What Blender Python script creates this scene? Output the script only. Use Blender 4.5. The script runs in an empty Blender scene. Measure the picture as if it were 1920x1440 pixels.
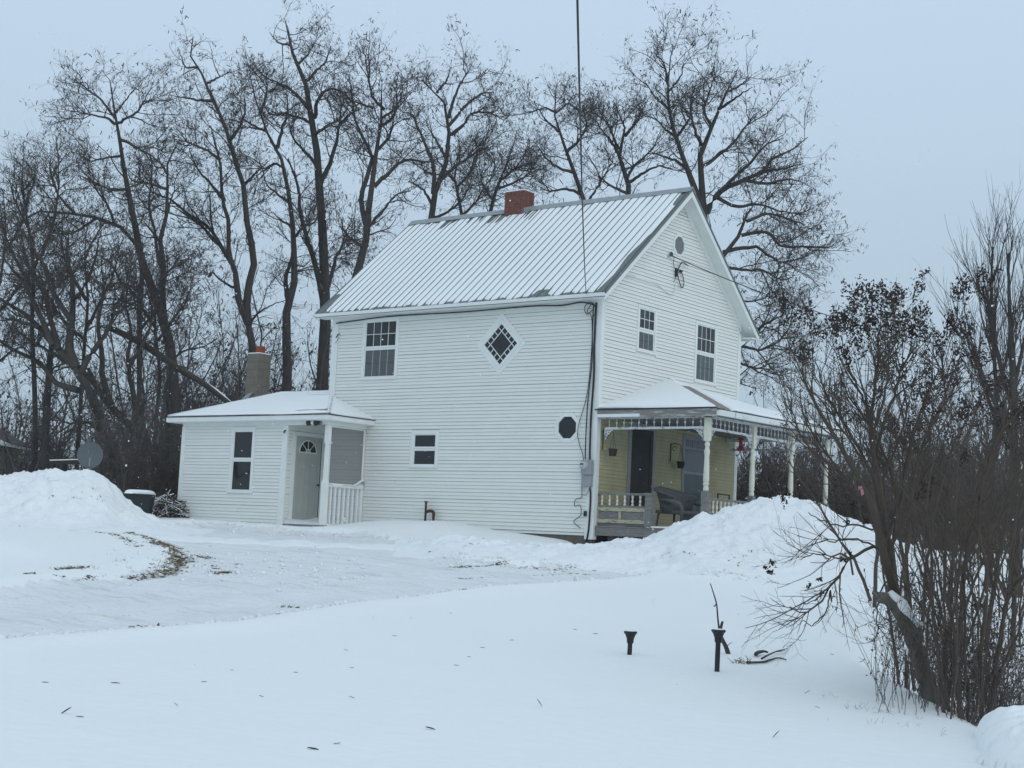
import bpy, math, random
import numpy as np
from mathutils import Vector, Matrix, noise as mnoise

SC = bpy.context.scene
COL = SC.collection
# ------------------------------------------------------------------ camera
F_PX = 2862.0
YAW, PITCH, ROLL = -0.662, 0.1043, -0.0476
CAM = np.array([19.2378, -27.8214, -0.2012])
_fw = np.array([math.sin(YAW)*math.cos(PITCH), math.cos(YAW)*math.cos(PITCH), math.sin(PITCH)])
_r0 = np.array([math.cos(YAW), -math.sin(YAW), 0.0]); _u0 = np.cross(_r0, _fw)
_rt = math.cos(ROLL)*_r0 - math.sin(ROLL)*_u0
_up = math.sin(ROLL)*_r0 + math.cos(ROLL)*_u0
cd = bpy.data.cameras.new('camera'); cam = bpy.data.objects.new('camera', cd); COL.objects.link(cam)
cd.sensor_width = 36.0; cd.lens = F_PX/1920*36; cd.clip_start = .1; cd.clip_end = 3000
cam.matrix_world = Matrix(((_rt[0], _up[0], -_fw[0], CAM[0]), (_rt[1], _up[1], -_fw[1], CAM[1]),
                           (_rt[2], _up[2], -_fw[2], CAM[2]), (0, 0, 0, 1)))
SC.camera = cam
# ------------------------------------------------------------------ world: overcast winter sky
SUN_EL, SUN_AZ = math.radians(30), math.radians(112)     # azimuth clockwise from +y
W = bpy.data.worlds.new('World'); SC.world = W; W.use_nodes = True
nt = W.node_tree; nt.nodes.clear()
out = nt.nodes.new('ShaderNodeOutputWorld'); bg = nt.nodes.new('ShaderNodeBackground')
sky = nt.nodes.new('ShaderNodeTexSky'); sky.sky_type = 'NISHITA'; sky.sun_disc = False
sky.sun_elevation = SUN_EL; sky.sun_rotation = SUN_AZ; sky.dust_density = 4; sky.air_density = 1.0
tc = nt.nodes.new('ShaderNodeTexCoord'); sep = nt.nodes.new('ShaderNodeSeparateXYZ')
nt.links.new(tc.outputs['Generated'], sep.inputs[0])
ramp = nt.nodes.new('ShaderNodeValToRGB'); nt.links.new(sep.outputs['Z'], ramp.inputs['Fac'])
e = ramp.color_ramp.elements                              # cloud deck: a little brighter overhead than at the horizon
K = 10.0
def _c(r, g, b): return (r, g, b, 1)
e[0].position = 0.0; e[0].color = _c(.425, .537, .630)
e[1].position = 1.0; e[1].color = _c(.575, .715, .838)
for pos, c in ((.10, (.432, .548, .650)), (.19, (.452, .576, .692)), (.27, (.488, .618, .752)), (.36, (.515, .645, .792)), (.55, (.545, .68, .815))):
    n_ = e.new(pos); n_.color = _c(*c)
mul = nt.nodes.new('ShaderNodeVectorMath'); mul.operation = 'SCALE'; mul.inputs['Scale'].default_value = 1/0.1
nt.links.new(ramp.outputs['Color'], mul.inputs[0])
mix = nt.nodes.new('ShaderNodeMix'); mix.data_type = 'RGBA'; mix.inputs['Factor'].default_value = 0.95
nt.links.new(sky.outputs['Color'], mix.inputs[6]); nt.links.new(mul.outputs['Vector'], mix.inputs[7])
nt.links.new(mix.outputs[2], bg.inputs['Color']); bg.inputs['Strength'].default_value = 0.1
nt.links.new(bg.outputs[0], out.inputs[0])
sl = bpy.data.lights.new('sun', 'SUN'); sl.energy = 0.5; sl.angle = math.radians(60); sl.color = (1, .97, .93)
so = bpy.data.objects.new('sun', sl); COL.objects.link(so)
sd = Vector((math.sin(SUN_AZ)*math.cos(SUN_EL), math.cos(SUN_AZ)*math.cos(SUN_EL), math.sin(SUN_EL)))
so.rotation_euler = (-sd).to_track_quat('-Z', 'Y').to_euler(); so.location = sd*60
vs = SC.view_settings; vs.view_transform = 'Standard'; vs.look = 'None'; vs.exposure = 0.15; vs.gamma = 1; vs.use_curve_mapping = False
SC.cycles.max_bounces = 6; SC.cycles.transparent_max_bounces = 12

# ------------------------------------------------------------------ helpers
def at(px, py, depth):
    """point seen at photo pixel (1920 wide) at a given distance along the view axis"""
    d = _fw + _rt*((px-960)/F_PX) - _up*((py-720)/F_PX)
    return CAM + d*depth
FW2 = np.array([math.sin(YAW), math.cos(YAW)]); RT2 = np.array([math.cos(YAW), -math.sin(YAW)])
def uvxy(u, v): return CAM[0]+RT2[0]*u+FW2[0]*v, CAM[1]+RT2[1]*u+FW2[1]*v
def sstep(a, b, x):
    t = np.clip((np.asarray(x, float)-a)/(b-a), 0, 1); return t*t*(3-2*t)

MATS = {}
def mat(name, col, rough=.7, var=.0, vscale=3.0, col2=None, bump=0., bscale=40., spec=.3, stretch=(1, 1, 1), metal=0., thr=None, flake=None):
    """principled material; col2 mixed in by noise (var = strength, thr = sharp threshold for flaking)"""
    if name in MATS: return MATS[name]
    m = bpy.data.materials.new(name); m.use_nodes = True; t = m.node_tree; N = t.nodes; L = t.links
    b = N['Principled BSDF']; b.inputs['Base Color'].default_value = (*col, 1); b.inputs['Roughness'].default_value = rough
    b.inputs['Specular IOR Level'].default_value = spec; b.inputs['Metallic'].default_value = metal
    g = N.new('ShaderNodeNewGeometry'); mp = N.new('ShaderNodeMapping'); mp.inputs['Scale'].default_value = stretch
    L.new(g.outputs['Position'], mp.inputs['Vector'])
    if var or thr:
        nz = N.new('ShaderNodeTexNoise'); nz.inputs['Scale'].default_value = vscale; nz.inputs['Detail'].default_value = 6; nz.inputs['Roughness'].default_value = .65
        L.new(mp.outputs[0], nz.inputs['Vector'])
        r = N.new('ShaderNodeMapRange'); L.new(nz.outputs['Fac'], r.inputs['Value'])
        a, c = (thr if thr else (.35, .7)); r.inputs['From Min'].default_value = a; r.inputs['From Max'].default_value = c
        r.inputs['To Max'].default_value = var if var else 1
        mx = N.new('ShaderNodeMix'); mx.data_type = 'RGBA'; L.new(r.outputs[0], mx.inputs['Factor'])
        mx.inputs[6].default_value = (*col, 1); mx.inputs[7].default_value = (*(col2 or tuple(.6*x for x in col)), 1)
        L.new(mx.outputs[2], b.inputs['Base Color'])
    if flake:      # (scale, threshold, colour): bare wood where paint has come off
        nf = N.new('ShaderNodeTexNoise'); nf.inputs['Scale'].default_value = flake[0]; nf.inputs['Detail'].default_value = 8; nf.inputs['Roughness'].default_value = .7; L.new(mp.outputs[0], nf.inputs['Vector'])
        rf = N.new('ShaderNodeMapRange'); rf.inputs['From Min'].default_value = flake[1]; rf.inputs['From Max'].default_value = flake[1]+.03; rf.inputs['To Max'].default_value = .7; L.new(nf.outputs['Fac'], rf.inputs['Value'])
        mf = N.new('ShaderNodeMix'); mf.data_type = 'RGBA'; L.new(rf.outputs[0], mf.inputs['Factor']); L.new(mx.outputs[2], mf.inputs[6]); mf.inputs[7].default_value = (*flake[2], 1); L.new(mf.outputs[2], b.inputs['Base Color'])
    if bump:
        n2 = N.new('ShaderNodeTexNoise'); n2.inputs['Scale'].default_value = bscale; n2.inputs['Detail'].default_value = 5
        L.new(mp.outputs[0], n2.inputs['Vector'])
        bp = N.new('ShaderNodeBump'); bp.inputs['Strength'].default_value = 1; bp.inputs['Distance'].default_value = bump
        L.new(n2.outputs['Fac'], bp.inputs['Height']); L.new(bp.outputs[0], b.inputs['Normal'])
    MATS[name] = m; return m

def np_mesh(name, V, faces, m, parent=None, smooth=False, fmat=None):
    """V (n,3); faces: list of int arrays (F,3) or (F,4)"""
    me = bpy.data.meshes.new(name); V = np.asarray(V, np.float32); me.vertices.add(len(V)); me.vertices.foreach_set('co', V.ravel())
    faces = [np.asarray(f, np.int32) for f in faces if len(f)]
    li = np.concatenate([f.ravel() for f in faces]); tot = np.concatenate([np.full(len(f), f.shape[1], np.int32) for f in faces])
    st = np.concatenate([[0], np.cumsum(tot)[:-1]]).astype(np.int32)
    me.loops.add(len(li)); me.loops.foreach_set('vertex_index', li)
    me.polygons.add(len(tot)); me.polygons.foreach_set('loop_start', st); me.polygons.foreach_set('loop_total', tot)
    if smooth: me.polygons.foreach_set('use_smooth', np.ones(len(tot), bool))
    for k in (m if isinstance(m, (list, tuple)) else [m]): me.materials.append(k)
    if fmat is not None: me.polygons.foreach_set('material_index', np.asarray(fmat, np.int32))
    me.update(calc_edges=True)
    return link(name, me, parent)
def link(name, me, parent=None):
    o = bpy.data.objects.new(name, me); COL.objects.link(o)
    if parent is not None: adopt(o, parent)
    return o
def adopt(o, parent):
    o.parent = parent
    if parent.type == 'EMPTY': o.matrix_parent_inverse = (Matrix.Translation(parent.location) @ parent.rotation_euler.to_matrix().to_4x4()).inverted()
    elif parent.location.length > 0: o.matrix_parent_inverse = Matrix.Translation(parent.location).inverted()
def tag(o, label, cat, group=None, kind=None):
    if label: o['label'] = label
    if cat: o['category'] = cat
    if group: o['group'] = group
    if kind: o['kind'] = kind
    return o
def thing(name, loc, label, cat, group=None):
    o = bpy.data.objects.new(name, None); COL.objects.link(o); o.location = loc; o.empty_display_size = .2
    return tag(o, label, cat, group)
def copy_tree(o, parent=None):
    c = o.copy(); COL.objects.link(c)
    if parent is not None: c.parent = parent
    for ch in list(o.children): copy_tree(ch, c)
    return c

class MB:
    """collects faces for ONE mesh object"""
    def __init__(s): s.v = []; s.f = []; s.m = []
    def add(s, vs, fs, mi=0):
        b = len(s.v); s.v += [tuple(map(float, p)) for p in vs]; s.f += [tuple(b+i for i in f) for f in fs]; s.m += [mi]*len(fs); return s
    def hexa(s, p, mi=0):     # p: 4 bottom (ccw) + 4 top
        return s.add(p, [(3, 2, 1, 0), (4, 5, 6, 7), (0, 1, 5, 4), (1, 2, 6, 5), (2, 3, 7, 6), (3, 0, 4, 7)], mi)
    def box(s, x0, x1, y0, y1, z0, z1, mi=0):
        return s.hexa([(x0, y0, z0), (x1, y0, z0), (x1, y1, z0), (x0, y1, z0), (x0, y0, z1), (x1, y0, z1), (x1, y1, z1), (x0, y1, z1)], mi)
    def fbox(s, fr, a0, a1, d0, d1, z0, z1, mi=0):   # box in a wall frame (along, depth outward, up)
        P = lambda a, d, z: fr(a, d, z)
        return s.hexa([P(a0, d1, z0), P(a1, d1, z0), P(a1, d0, z0), P(a0, d0, z0), P(a0, d1, z1), P(a1, d1, z1), P(a1, d0, z1), P(a0, d0, z1)], mi)
    def prism(s, poly, off, mi=0):     # poly: 3d points, extruded by vector off
        n = len(poly); q = [tuple(np.add(p, off)) for p in poly]
        return s.add(list(poly)+q, [tuple(range(n-1, -1, -1)), tuple(range(n, 2*n))]+[(i, (i+1) % n, n+(i+1) % n, n+i) for i in range(n)], mi)
    def bar(s, a, b, w, h, mi=0, up=(0, 0, 1)):       # rectangular bar from a to b
        a = np.array(a, float); b = np.array(b, float); t = b-a; t /= np.linalg.norm(t)
        sd = np.cross(t, up); sd = sd/np.linalg.norm(sd) if np.linalg.norm(sd) > 1e-6 else np.array((1., 0, 0)); u = np.cross(sd, t)
        A = [a-sd*w/2-u*h/2, a+sd*w/2-u*h/2, a+sd*w/2+u*h/2, a-sd*w/2+u*h/2]
        return s.prism(A, tuple(b-a), mi)
    def tube(s, pts, r, n=6, mi=0, cap=True):
        P = np.array(pts, float); k = len(P); R = np.full(k, r) if np.isscalar(r) else np.array(r, float)
        T = np.gradient(P, axis=0); T /= np.linalg.norm(T, axis=1)[:, None]+1e-12
        ref = np.array((0, 0, 1.)) if abs(T[:, 2]).mean() < .8 else np.array((1., 0, 0))
        U = np.cross(T, ref); U /= np.linalg.norm(U, axis=1)[:, None]+1e-12; Vv = np.cross(T, U)
        an = np.arange(n)*2*math.pi/n
        vs = (P[:, None, :]+R[:, None, None]*(np.cos(an)[None, :, None]*U[:, None, :]+np.sin(an)[None, :, None]*Vv[:, None, :])).reshape(-1, 3)
        fs = [(i*n+j, i*n+(j+1) % n, (i+1)*n+(j+1) % n, (i+1)*n+j) for i in range(k-1) for j in range(n)]
        if cap: fs += [tuple(range(n-1, -1, -1)), tuple((k-1)*n+j for j in range(n))]
        return s.add(vs, fs, mi)
    def lathe(s, prof, c=(0, 0), n=10, mi=0, caps=True):       # prof: (r, z)
        return s.tube_z([(c[0], c[1], z) for r, z in prof], [r for r, z in prof], n, mi, caps)
    def tube_z(s, pts, R, n, mi, cap):
        an = np.arange(n)*2*math.pi/n; k = len(pts)
        vs = [(p[0]+r*math.cos(a), p[1]+r*math.sin(a), p[2]) for p, r in zip(pts, R) for a in an]
        fs = [(i*n+j, i*n+(j+1) % n, (i+1)*n+(j+1) % n, (i+1)*n+j) for i in range(k-1) for j in range(n)]
        if cap: fs += [tuple(range(n-1, -1, -1)), tuple((k-1)*n+j for j in range(n))]
        return s.add(vs, fs, mi)
    def obj(s, name, m, parent=None, smooth=False):
        me = bpy.data.meshes.new(name); me.from_pydata(s.v, [], s.f)
        for k in (m if isinstance(m, (list, tuple)) else [m]): me.materials.append(k)
        if isinstance(m, (list, tuple)): me.polygons.foreach_set('material_index', s.m)
        if smooth: me.polygons.foreach_set('use_smooth', [True]*len(s.f))
        me.update(); return link(name, me, parent)

# ------------------------------------------------------------------ materials
M_snow = mat('snow', (.865, .885, .89), .65, bump=.004, bscale=60, spec=.25)
M_snowr = mat('plowed_snow', (.85, .87, .88), .7, var=.16, vscale=3.2, col2=(.60, .60, .58), bump=.03, bscale=9, spec=.2)
M_paint = mat('white_siding_paint', (.775, .79, .745), .55, var=.35, vscale=2.2, col2=(.65, .665, .63), stretch=(.5, .5, 2), bump=.0015, bscale=30, flake=(6, .685, (.33, .31, .28)))
M_butt = mat('dark_board_edge', (.25, .265, .265), .9)  # darker tone for board undersides and the thin strip below them
M_trim = mat('white_trim_paint', (.765, .795, .765), .5, var=.35, vscale=4, col2=(.62, .64, .66), bump=.001, bscale=50)
M_old = mat('flaking_trim_paint', (.62, .645, .655), .7, vscale=7, col2=(.24, .23, .215), thr=(.54, .60), var=.9, stretch=(1, 1, 3), bump=.002)
M_grey = mat('weathered_wood', (.15, .15, .148), .85, var=.8, vscale=6, col2=(.27, .265, .25), stretch=(1, 1, 5), bump=.003)
M_yel = mat('yellow_siding_paint', (.47, .435, .26), .6, var=.7, vscale=2.5, col2=(.33, .30, .165), bump=.001)
M_cream = mat('cream_post_paint', (.66, .655, .55), .6, vscale=9, col2=(.36, .35, .30), thr=(.60, .66), var=.8, bump=.002)
M_metal = mat('green_roof_metal', (.12, .14, .14), .45, var=.5, vscale=2, col2=(.155, .175, .175), spec=.4)
M_glass_refl = mat('window_glass_reflection', (.034, .039, .044), .1, var=.6, vscale=2.5, col2=(.015, .017, .02), spec=.5)  # paler mottled tint, a reflection painted into the glass colour
M_glass = mat('dark_window_glass', (.012, .014, .016), .07, spec=.5)
M_screen = mat('window_screen', (.085, .095, .10), .55, var=.5, vscale=5, col2=(.13, .14, .145))
M_storm = mat('grey_storm_glass', (.15, .165, .19), .15, var=.4, vscale=2, col2=(.11, .12, .14))
M_brick = mat('red_brick', (.22, .084, .054), .85, var=.9, vscale=11, col2=(.095, .042, .035), bump=.004)
M_mortar = mat('mortar', (.33, .29, .26), .9)
M_block = mat('concrete_block', (.185, .165, .13), .9, var=.7, vscale=5, col2=(.135, .128, .11), bump=.004, bscale=80)
M_clay = mat('clay_flue', (.25, .062, .034), .8, var=.5, vscale=9)
M_bark = mat('bark', (.052, .045, .039), .95, var=.8, vscale=5, col2=(.085, .076, .066), stretch=(1, 1, .35), bump=.02, bscale=14)
M_twig = mat('twig', (.066, .056, .050), .9)
M_pod = mat('dry_pods', (.022, .017, .014), .95, spec=.08)
M_brush = mat('brush_twigs', (.10, .086, .079), .9)
M_rust = mat('rusty_leaves', (.085, .056, .041), .9, var=.7, vscale=3, col2=(.055, .042, .034))
M_black = mat('black_plastic', (.012, .012, .013), .45, spec=.4)
M_cable = mat('cable_rubber', (.018, .018, .02), .6)
M_galv = mat('grey_galvanised', (.30, .325, .34), .5, var=.4, vscale=6)
M_dish = mat('dish_grey', (.11, .128, .14), .6, var=.3, vscale=3)
M_shin = mat('asphalt_shingle', (.22, .19, .165), .9, var=.8, vscale=14, col2=(.33, .30, .27), bump=.004)
M_wick = mat('grey_wicker', (.145, .152, .155), .85, var=.7, vscale=20, col2=(.06, .06, .06), bump=.006, bscale=55)
M_door = mat('grey_green_door', (.42, .445, .415), .5, var=.5, vscale=3, col2=(.33, .355, .33))
M_dark = mat('dark_old_wood', (.026, .021, .018), .6, var=.5, vscale=5, col2=(.05, .035, .025))
M_void = mat('void_shade', (.02, .018, .016), 1)  # near-black colour standing in for the shade inside hollows
M_fnd = mat('foundation_stone', (.13, .12, .105), .95, var=.7, vscale=5, bump=.02, bscale=8)
M_pipe = mat('rusty_pipe', (.045, .028, .022), .7, var=.7, vscale=12, col2=(.11, .05, .03))
M_straw = mat('dead_grass', (.33, .27, .18), .9, var=.8, vscale=8, col2=(.13, .10, .065))
M_mud = mat('muddy_turf', (.10, .085, .06), .95, var=.6, vscale=9, col2=(.2, .17, .11))
M_red = mat('red_feeder', (.25, .03, .028), .5)
M_pink = mat('pink_ribbon', (.42, .19, .235), .7)
M_bin = mat('dark_green_bin', (.016, .024, .021), .5)
M_beige = mat('beige_shed_siding', (.34, .31, .26), .8, var=.4)
# ------------------------------------------------------------------ terrain
DRIVE_PX = [(1320, 1074), (1240, 1061), (1000, 1057), (860, 1049), (760, 1018), (690, 1002), (520, 990), (400, 980), (300, 980), (190, 985),
            (250, 1003), (330, 1030), (318, 1052), (200, 1078), (0, 1100), (-220, 1110), (-240, 1225), (0, 1192), (400, 1165), (640, 1130), (900, 1100), (1240, 1079), (1330, 1081)]
def base_v(v): v = np.asarray(v, float); return -1.8+.047*np.minimum(v, 42)-.0006*np.clip(v-42, 0, 60)**1.2
def px_plane(px, py):
    lo, hi = 4.0, 60.0
    for _ in range(40):
        md = (lo+hi)/2; p = at(px, py, md); v = (p[:2]-CAM[:2])@FW2
        if p[2] > base_v(v): lo = md
        else: hi = md
    return at(px, py, lo)
_dp = np.array([px_plane(*q)[:2] for q in DRIVE_PX])
def poly_sd(x, y, poly):
    """signed distance, negative inside"""
    x = np.asarray(x, float); y = np.asarray(y, float); d = np.full(x.shape, 1e9); ins = np.zeros(x.shape, bool); n = len(poly)
    for i in range(n):
        a = poly[i]; b = poly[(i+1) % n]; ex, ey = b-a; wx = x-a[0]; wy = y-a[1]
        t = np.clip((wx*ex+wy*ey)/(ex*ex+ey*ey), 0, 1); d = np.minimum(d, np.hypot(wx-ex*t, wy-ey*t))
        c = ((a[1] > y) != (b[1] > y)) & (x < (b[0]-a[0])*(y-a[1])/((b[1]-a[1]) or 1e-9)+a[0]); ins ^= c
    return np.where(ins, -d, d)
def vnoise(x, y, s, seed=0):
    """smooth value noise, vectorised"""
    x = np.asarray(x)*s; y = np.asarray(y)*s; xi = np.floor(x).astype(np.int64); yi = np.floor(y).astype(np.int64); fx = x-xi; fy = y-yi
    fx = fx*fx*(3-2*fx); fy = fy*fy*(3-2*fy)
    def h(a, b):
        n = (a*374761393+b*668265263+seed*1442695041) & 0xffffffff; n = ((n ^ (n >> 13))*1274126177) & 0xffffffff
        return ((n ^ (n >> 16)) & 0xffff)/65535.0
    return (h(xi, yi)*(1-fx)+h(xi+1, yi)*fx)*(1-fy)+(h(xi, yi+1)*(1-fx)+h(xi+1, yi+1)*fx)*fy-.5
def fbm(x, y, s, o=4, seed=0):
    r = 0; a = 1
    for i in range(o): r = r+a*vnoise(x, y, s*2**i, seed+i*17); a *= .5
    return r
def to_uv(x, y):
    dx = np.asarray(x)-CAM[0]; dy = np.asarray(y)-CAM[1]; return dx*RT2[0]+dy*RT2[1], dx*FW2[0]+dy*FW2[1]
DR_X = [-12.5, -9.0, -7.6, -7.0, -6.2, -5.4, -4.5, -4.2, -3.5, -2.6, -1.6, -.8, 0, 1]
DR_Z = [.10, .02, .02, .09, .20, .235, .25, .27, .20, .09, .02, -.05, -.16, -.3]
def ground_z(x, y):
    x = np.asarray(x, float); y = np.asarray(y, float); u, v = to_uv(x, y); z = base_v(v)
    sd_ = poly_sd(x, y, _dp)
    z = z - .085*sstep(.55, -.6, sd_)                       # the ploughed drive lies lower than the lawn
    z = z + .05*np.exp(-((sd_-.35)/.3)**2)                  # and has a soft shoulder
    z = z + sstep(-.1, -.6, sd_)*(.010*np.sin(7.5*sd_+1.6*vnoise(x, y, .3, 3))+.006*np.sin(17*sd_+2*vnoise(x, y, .4, 6))+.030*fbm(x, y, 1.3, 4, 5))
    z = z + .05*np.exp(-((sd_-.1)/.22)**2)*(1+1.6*vnoise(x, y, 3.1, 9))*sstep(23, 25.5, v)   # wheel ruts along it
    # smooth drift against the long wall
    tgt = np.interp(x, DR_X, DR_Z)+.02*fbm(x, y, .7, 2, 8)
    near = sstep(-2.5, -.25, y)*sstep(1.2, .2, x)*sstep(-13.5, -12.2, x)*np.where(y > 1.5, sstep(3, 1.5, y), 1)
    z = z*(1-near)+tgt*near
    # under the porch the ground is bare and low
    pm = sstep(-.7, .2, x)*sstep(3.9, 3.0, x)*sstep(-.5, .1, y)*sstep(7.0, 6.2, y); z = z*(1-pm)+(-.42)*pm
    # hollow at the right, behind the crest by the lilacs
    z = z - .42*sstep(3.15, 4.3, u)*sstep(8.0, 9.8, v)*sstep(19, 15.5, v)
    z = z + .22*sstep(-6.2, -8.0, u)*sstep(21.5, 23.5, v)*sstep(31, 26, v)      # unploughed hump on the left
    z = z + .03*fbm(x, y, .22, 3, 11)+.011*fbm(x*.8+.5*y, y*1.5, 1.2, 3, 12)
    return z
def gz(x, y): return float(ground_z(np.array([x]), np.array([y]))[0])

M_lawn = mat('undisturbed_snow', (.868, .888, .885), .6, bump=.012, bscale=5, spec=.3, var=.12, vscale=.5, col2=(.81, .84, .835), stretch=(1, 1.8, 1))
def drive_material():
    m = mat('packed_snow_drive', (.815, .83, .84), .6, var=.45, vscale=1.1, col2=(.64, .65, .65), bump=.035, bscale=9, spec=.3)
    t = m.node_tree; N = t.nodes; L = t.links; b = N['Principled BSDF']; prev = b.inputs['Base Color'].links[0].from_socket
    g = N.new('ShaderNodeNewGeometry'); mp = N.new('ShaderNodeMapping'); mp.inputs['Rotation'].default_value = (0, 0, .55); mp.inputs['Scale'].default_value = (.35, 2.2, 1)
    L.new(g.outputs['Position'], mp.inputs[0])
    nz = N.new('ShaderNodeTexNoise'); nz.inputs['Scale'].default_value = 1.6; nz.inputs['Detail'].default_value = 8; nz.inputs['Roughness'].default_value = .75; L.new(mp.outputs[0], nz.inputs['Vector'])
    r = N.new('ShaderNodeMapRange'); r.inputs['From Min'].default_value = .52; r.inputs['From Max'].default_value = .72; r.inputs['To Max'].default_value = .7; L.new(nz.outputs['Fac'], r.inputs['Value'])
    mx = N.new('ShaderNodeMix'); mx.data_type = 'RGBA'; L.new(r.outputs[0], mx.inputs['Factor']); L.new(prev, mx.inputs[6]); mx.inputs[7].default_value = (.44, .41, .37, 1)
    n3 = N.new('ShaderNodeTexNoise'); n3.inputs['Scale'].default_value = 26; n3.inputs['Detail'].default_value = 3; L.new(g.outputs['Position'], n3.inputs['Vector'])
    r3 = N.new('ShaderNodeMapRange'); r3.inputs['From Min'].default_value = .655; r3.inputs['From Max'].default_value = .70; r3.inputs['To Max'].default_value = .7; L.new(n3.outputs['Fac'], r3.inputs['Value'])
    m3 = N.new('ShaderNodeMix'); m3.data_type = 'RGBA'; L.new(r3.outputs[0], m3.inputs['Factor']); L.new(mx.outputs[2], m3.inputs[6]); m3.inputs[7].default_value = (.20, .16, .11, 1)
    L.new(m3.outputs[2], b.inputs['Base Color']); return m
M_drive = drive_material()
def build_terrain():
    ang = np.linspace(-1.05, 1.05, 560)
    ap_v = -10.0                                            # the sheet fans out from a point well behind the viewer
    d = np.concatenate([np.linspace(11, 20, 50)[:-1], np.linspace(20, 54, 290)[:-1], np.geomspace(54, 1500, 50)])
    A, D = np.meshgrid(ang, d); U = np.sin(A)*D; Vv = np.cos(A)*D+ap_v
    X, Y = uvxy(U, Vv); Z = ground_z(X, Y)
    n, k = X.shape; V = np.stack([X, Y, Z], -1).reshape(-1, 3); idx = np.arange(n*k).reshape(n, k)
    Fq = np.stack([idx[:-1, :-1], idx[:-1, 1:], idx[1:, 1:], idx[1:, :-1]], -1).reshape(-1, 4)
    c = V[Fq].mean(1); sdv = poly_sd(c[:, 0], c[:, 1], _dp)
    jag = .25*fbm(c[:, 0], c[:, 1], 1.2, 3, 21)
    dr = sdv+jag < -.05
    def sub(F_): used, inv = np.unique(F_, return_inverse=True); return V[used], inv.reshape(F_.shape)
    a, f = sub(Fq[~dr]); o = np_mesh('snow_ground', a, [f], M_lawn, smooth=True); tag(o, 'smooth undisturbed snow over the lawn', None, kind='structure')
    a, f = sub(Fq[dr]); o = np_mesh('driveway', a, [f], M_drive, smooth=True); tag(o, 'plowed driveway of packed snow', None, kind='structure')
build_terrain()

def snow_bank(u0, u1, v0, v1, res, hfun, label, lump=.07, seed=1, m=None, sc=1.0):
    us = np.arange(u0, u1+res, res); vs_ = np.arange(v0, v1+res, res); U, Vv = np.meshgrid(us, vs_); X, Y = uvxy(U, Vv)
    H = hfun(U, Vv); g = ground_z(X, Y); k = np.clip(H/.25, 0, 1)
    n1 = fbm(X, Y, 1.1*sc, 5, seed); n2 = fbm(X, Y, 3.5*sc, 3, seed+5)
    n3 = np.abs(vnoise(X, Y, 4.6*sc, seed+21)); n4 = np.abs(vnoise(X+.3*n1, Y+.3*n2, 9.5*sc, seed+22)); n5 = vnoise(X, Y, 19*sc, seed+23)
    Hn = H+k*(lump*1.7*n1+lump*1.1*n2+lump*2.0*(.22-n3)+lump*1.35*(.22-n4)+lump*.42*n5)
    Z = np.where(H > .004, g+np.maximum(Hn, -.02), g-.08)
    X = X+k*.05*fbm(X, Y, 4, 2, seed+9); Y = Y+k*.05*fbm(X, Y, 4, 2, seed+10)
    n, kk = X.shape; idx = np.arange(n*kk).reshape(n, kk); F_ = np.stack([idx[:-1, :-1], idx[:-1, 1:], idx[1:, 1:], idx[1:, :-1]], -1).reshape(-1, 4)
    keep = (H.reshape(-1)[F_] > .0).any(1)
    V = np.stack([X, Y, Z], -1).reshape(-1, 3); used, inv = np.unique(F_[keep], return_inverse=True)
    o = np_mesh('snow_bank', V[used], [inv.reshape(-1, 4)], m or M_snowr, smooth=True); tag(o, label, None, kind='structure'); return o
def bank_right(U, V):
    h = np.interp(U, [-2.2, -1.4, -.6, .4, 1.5, 2.5, 3.1, 3.5, 3.9, 4.33, 4.95, 5.35, 5.8, 6.2, 6.8, 7.8, 9.5], [0, .16, .27, .25, .31, .44, .66, .80, .95, 1.12, 1.33, 1.30, 1.24, 1.16, .95, .5, 0])
    wf = np.interp(U, [-2, 1.5, 3.5, 9], [1.6, 2.2, 3.2, 3.4]); dv = V-29.6+.3*np.sin(U*.9)
    front = sstep(-1, 0, dv/wf)*.55+.45*np.clip(1+dv/wf, 0, 1)*(dv < 0); back = sstep(1, 0, dv/1.7)
    return h*np.where(dv < 0, np.where(dv > -wf, front, 0), back)
snow_bank(-2.2, 9.5, 25.5, 31.9, .05, bank_right, 'lumpy bank of plowed snow in front of the porch', .085, 3)
def bank_left(U, V):
    pu = np.array([-20, -16, -13.5, -12, -11.4, -10.7, -10.1, -9.3, -8.87, -8.45, -8.0, -7.4, -6.6]); ph = [0, .4, .65, .8, .88, 1.02, 1.10, 1.08, .80, .50, .28, .12, 0]
    h = np.interp(U, pu, ph); dv = V-34.2
    return h*np.where(dv < 0, sstep(-3.0, 0, dv), sstep(2.2, 0, dv))
snow_bank(-20, -6.6, 31.2, 36.4, .055, bank_left, 'big heap of plowed snow left of the annex', .085, 7)
def bank_near(U, V):
    def b(u, v, r, h): u = u+.16; q = np.clip(1-((U-u)**2+((V-v)*.9)**2)/r**2, 0, 1); return h*np.sqrt(q)
    return np.maximum.reduce([b(3.55, 9.9, .62, .34), b(3.25, 9.55, .42, .22), b(3.2, 9.0, .5, .28), b(4.1, 9.9, .8, .5), b(3.75, 9.2, .6, .3), b(2.95, 9.2, .25, .08)])
snow_bank(2.6, 5.2, 8.2, 10.9, .022, bank_near, 'rounded lumps of snow at the lower right corner', .022, 11, M_snow, 2.2)
def ridge_small(U, V):
    h = .10*np.exp(-((V-31.0-.12*(U+6))/.55)**2)*sstep(-9.2, -8, U)*sstep(-1.2, -2.2, U)*(.7+.6*vnoise(U, V, 1.4, 4)); return np.where(h > .02, h, 0)
snow_bank(-9.4, -1.0, 29.4, 33, .06, ridge_small, 'low ragged ridge of snow before the annex', .05, 15)

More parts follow.
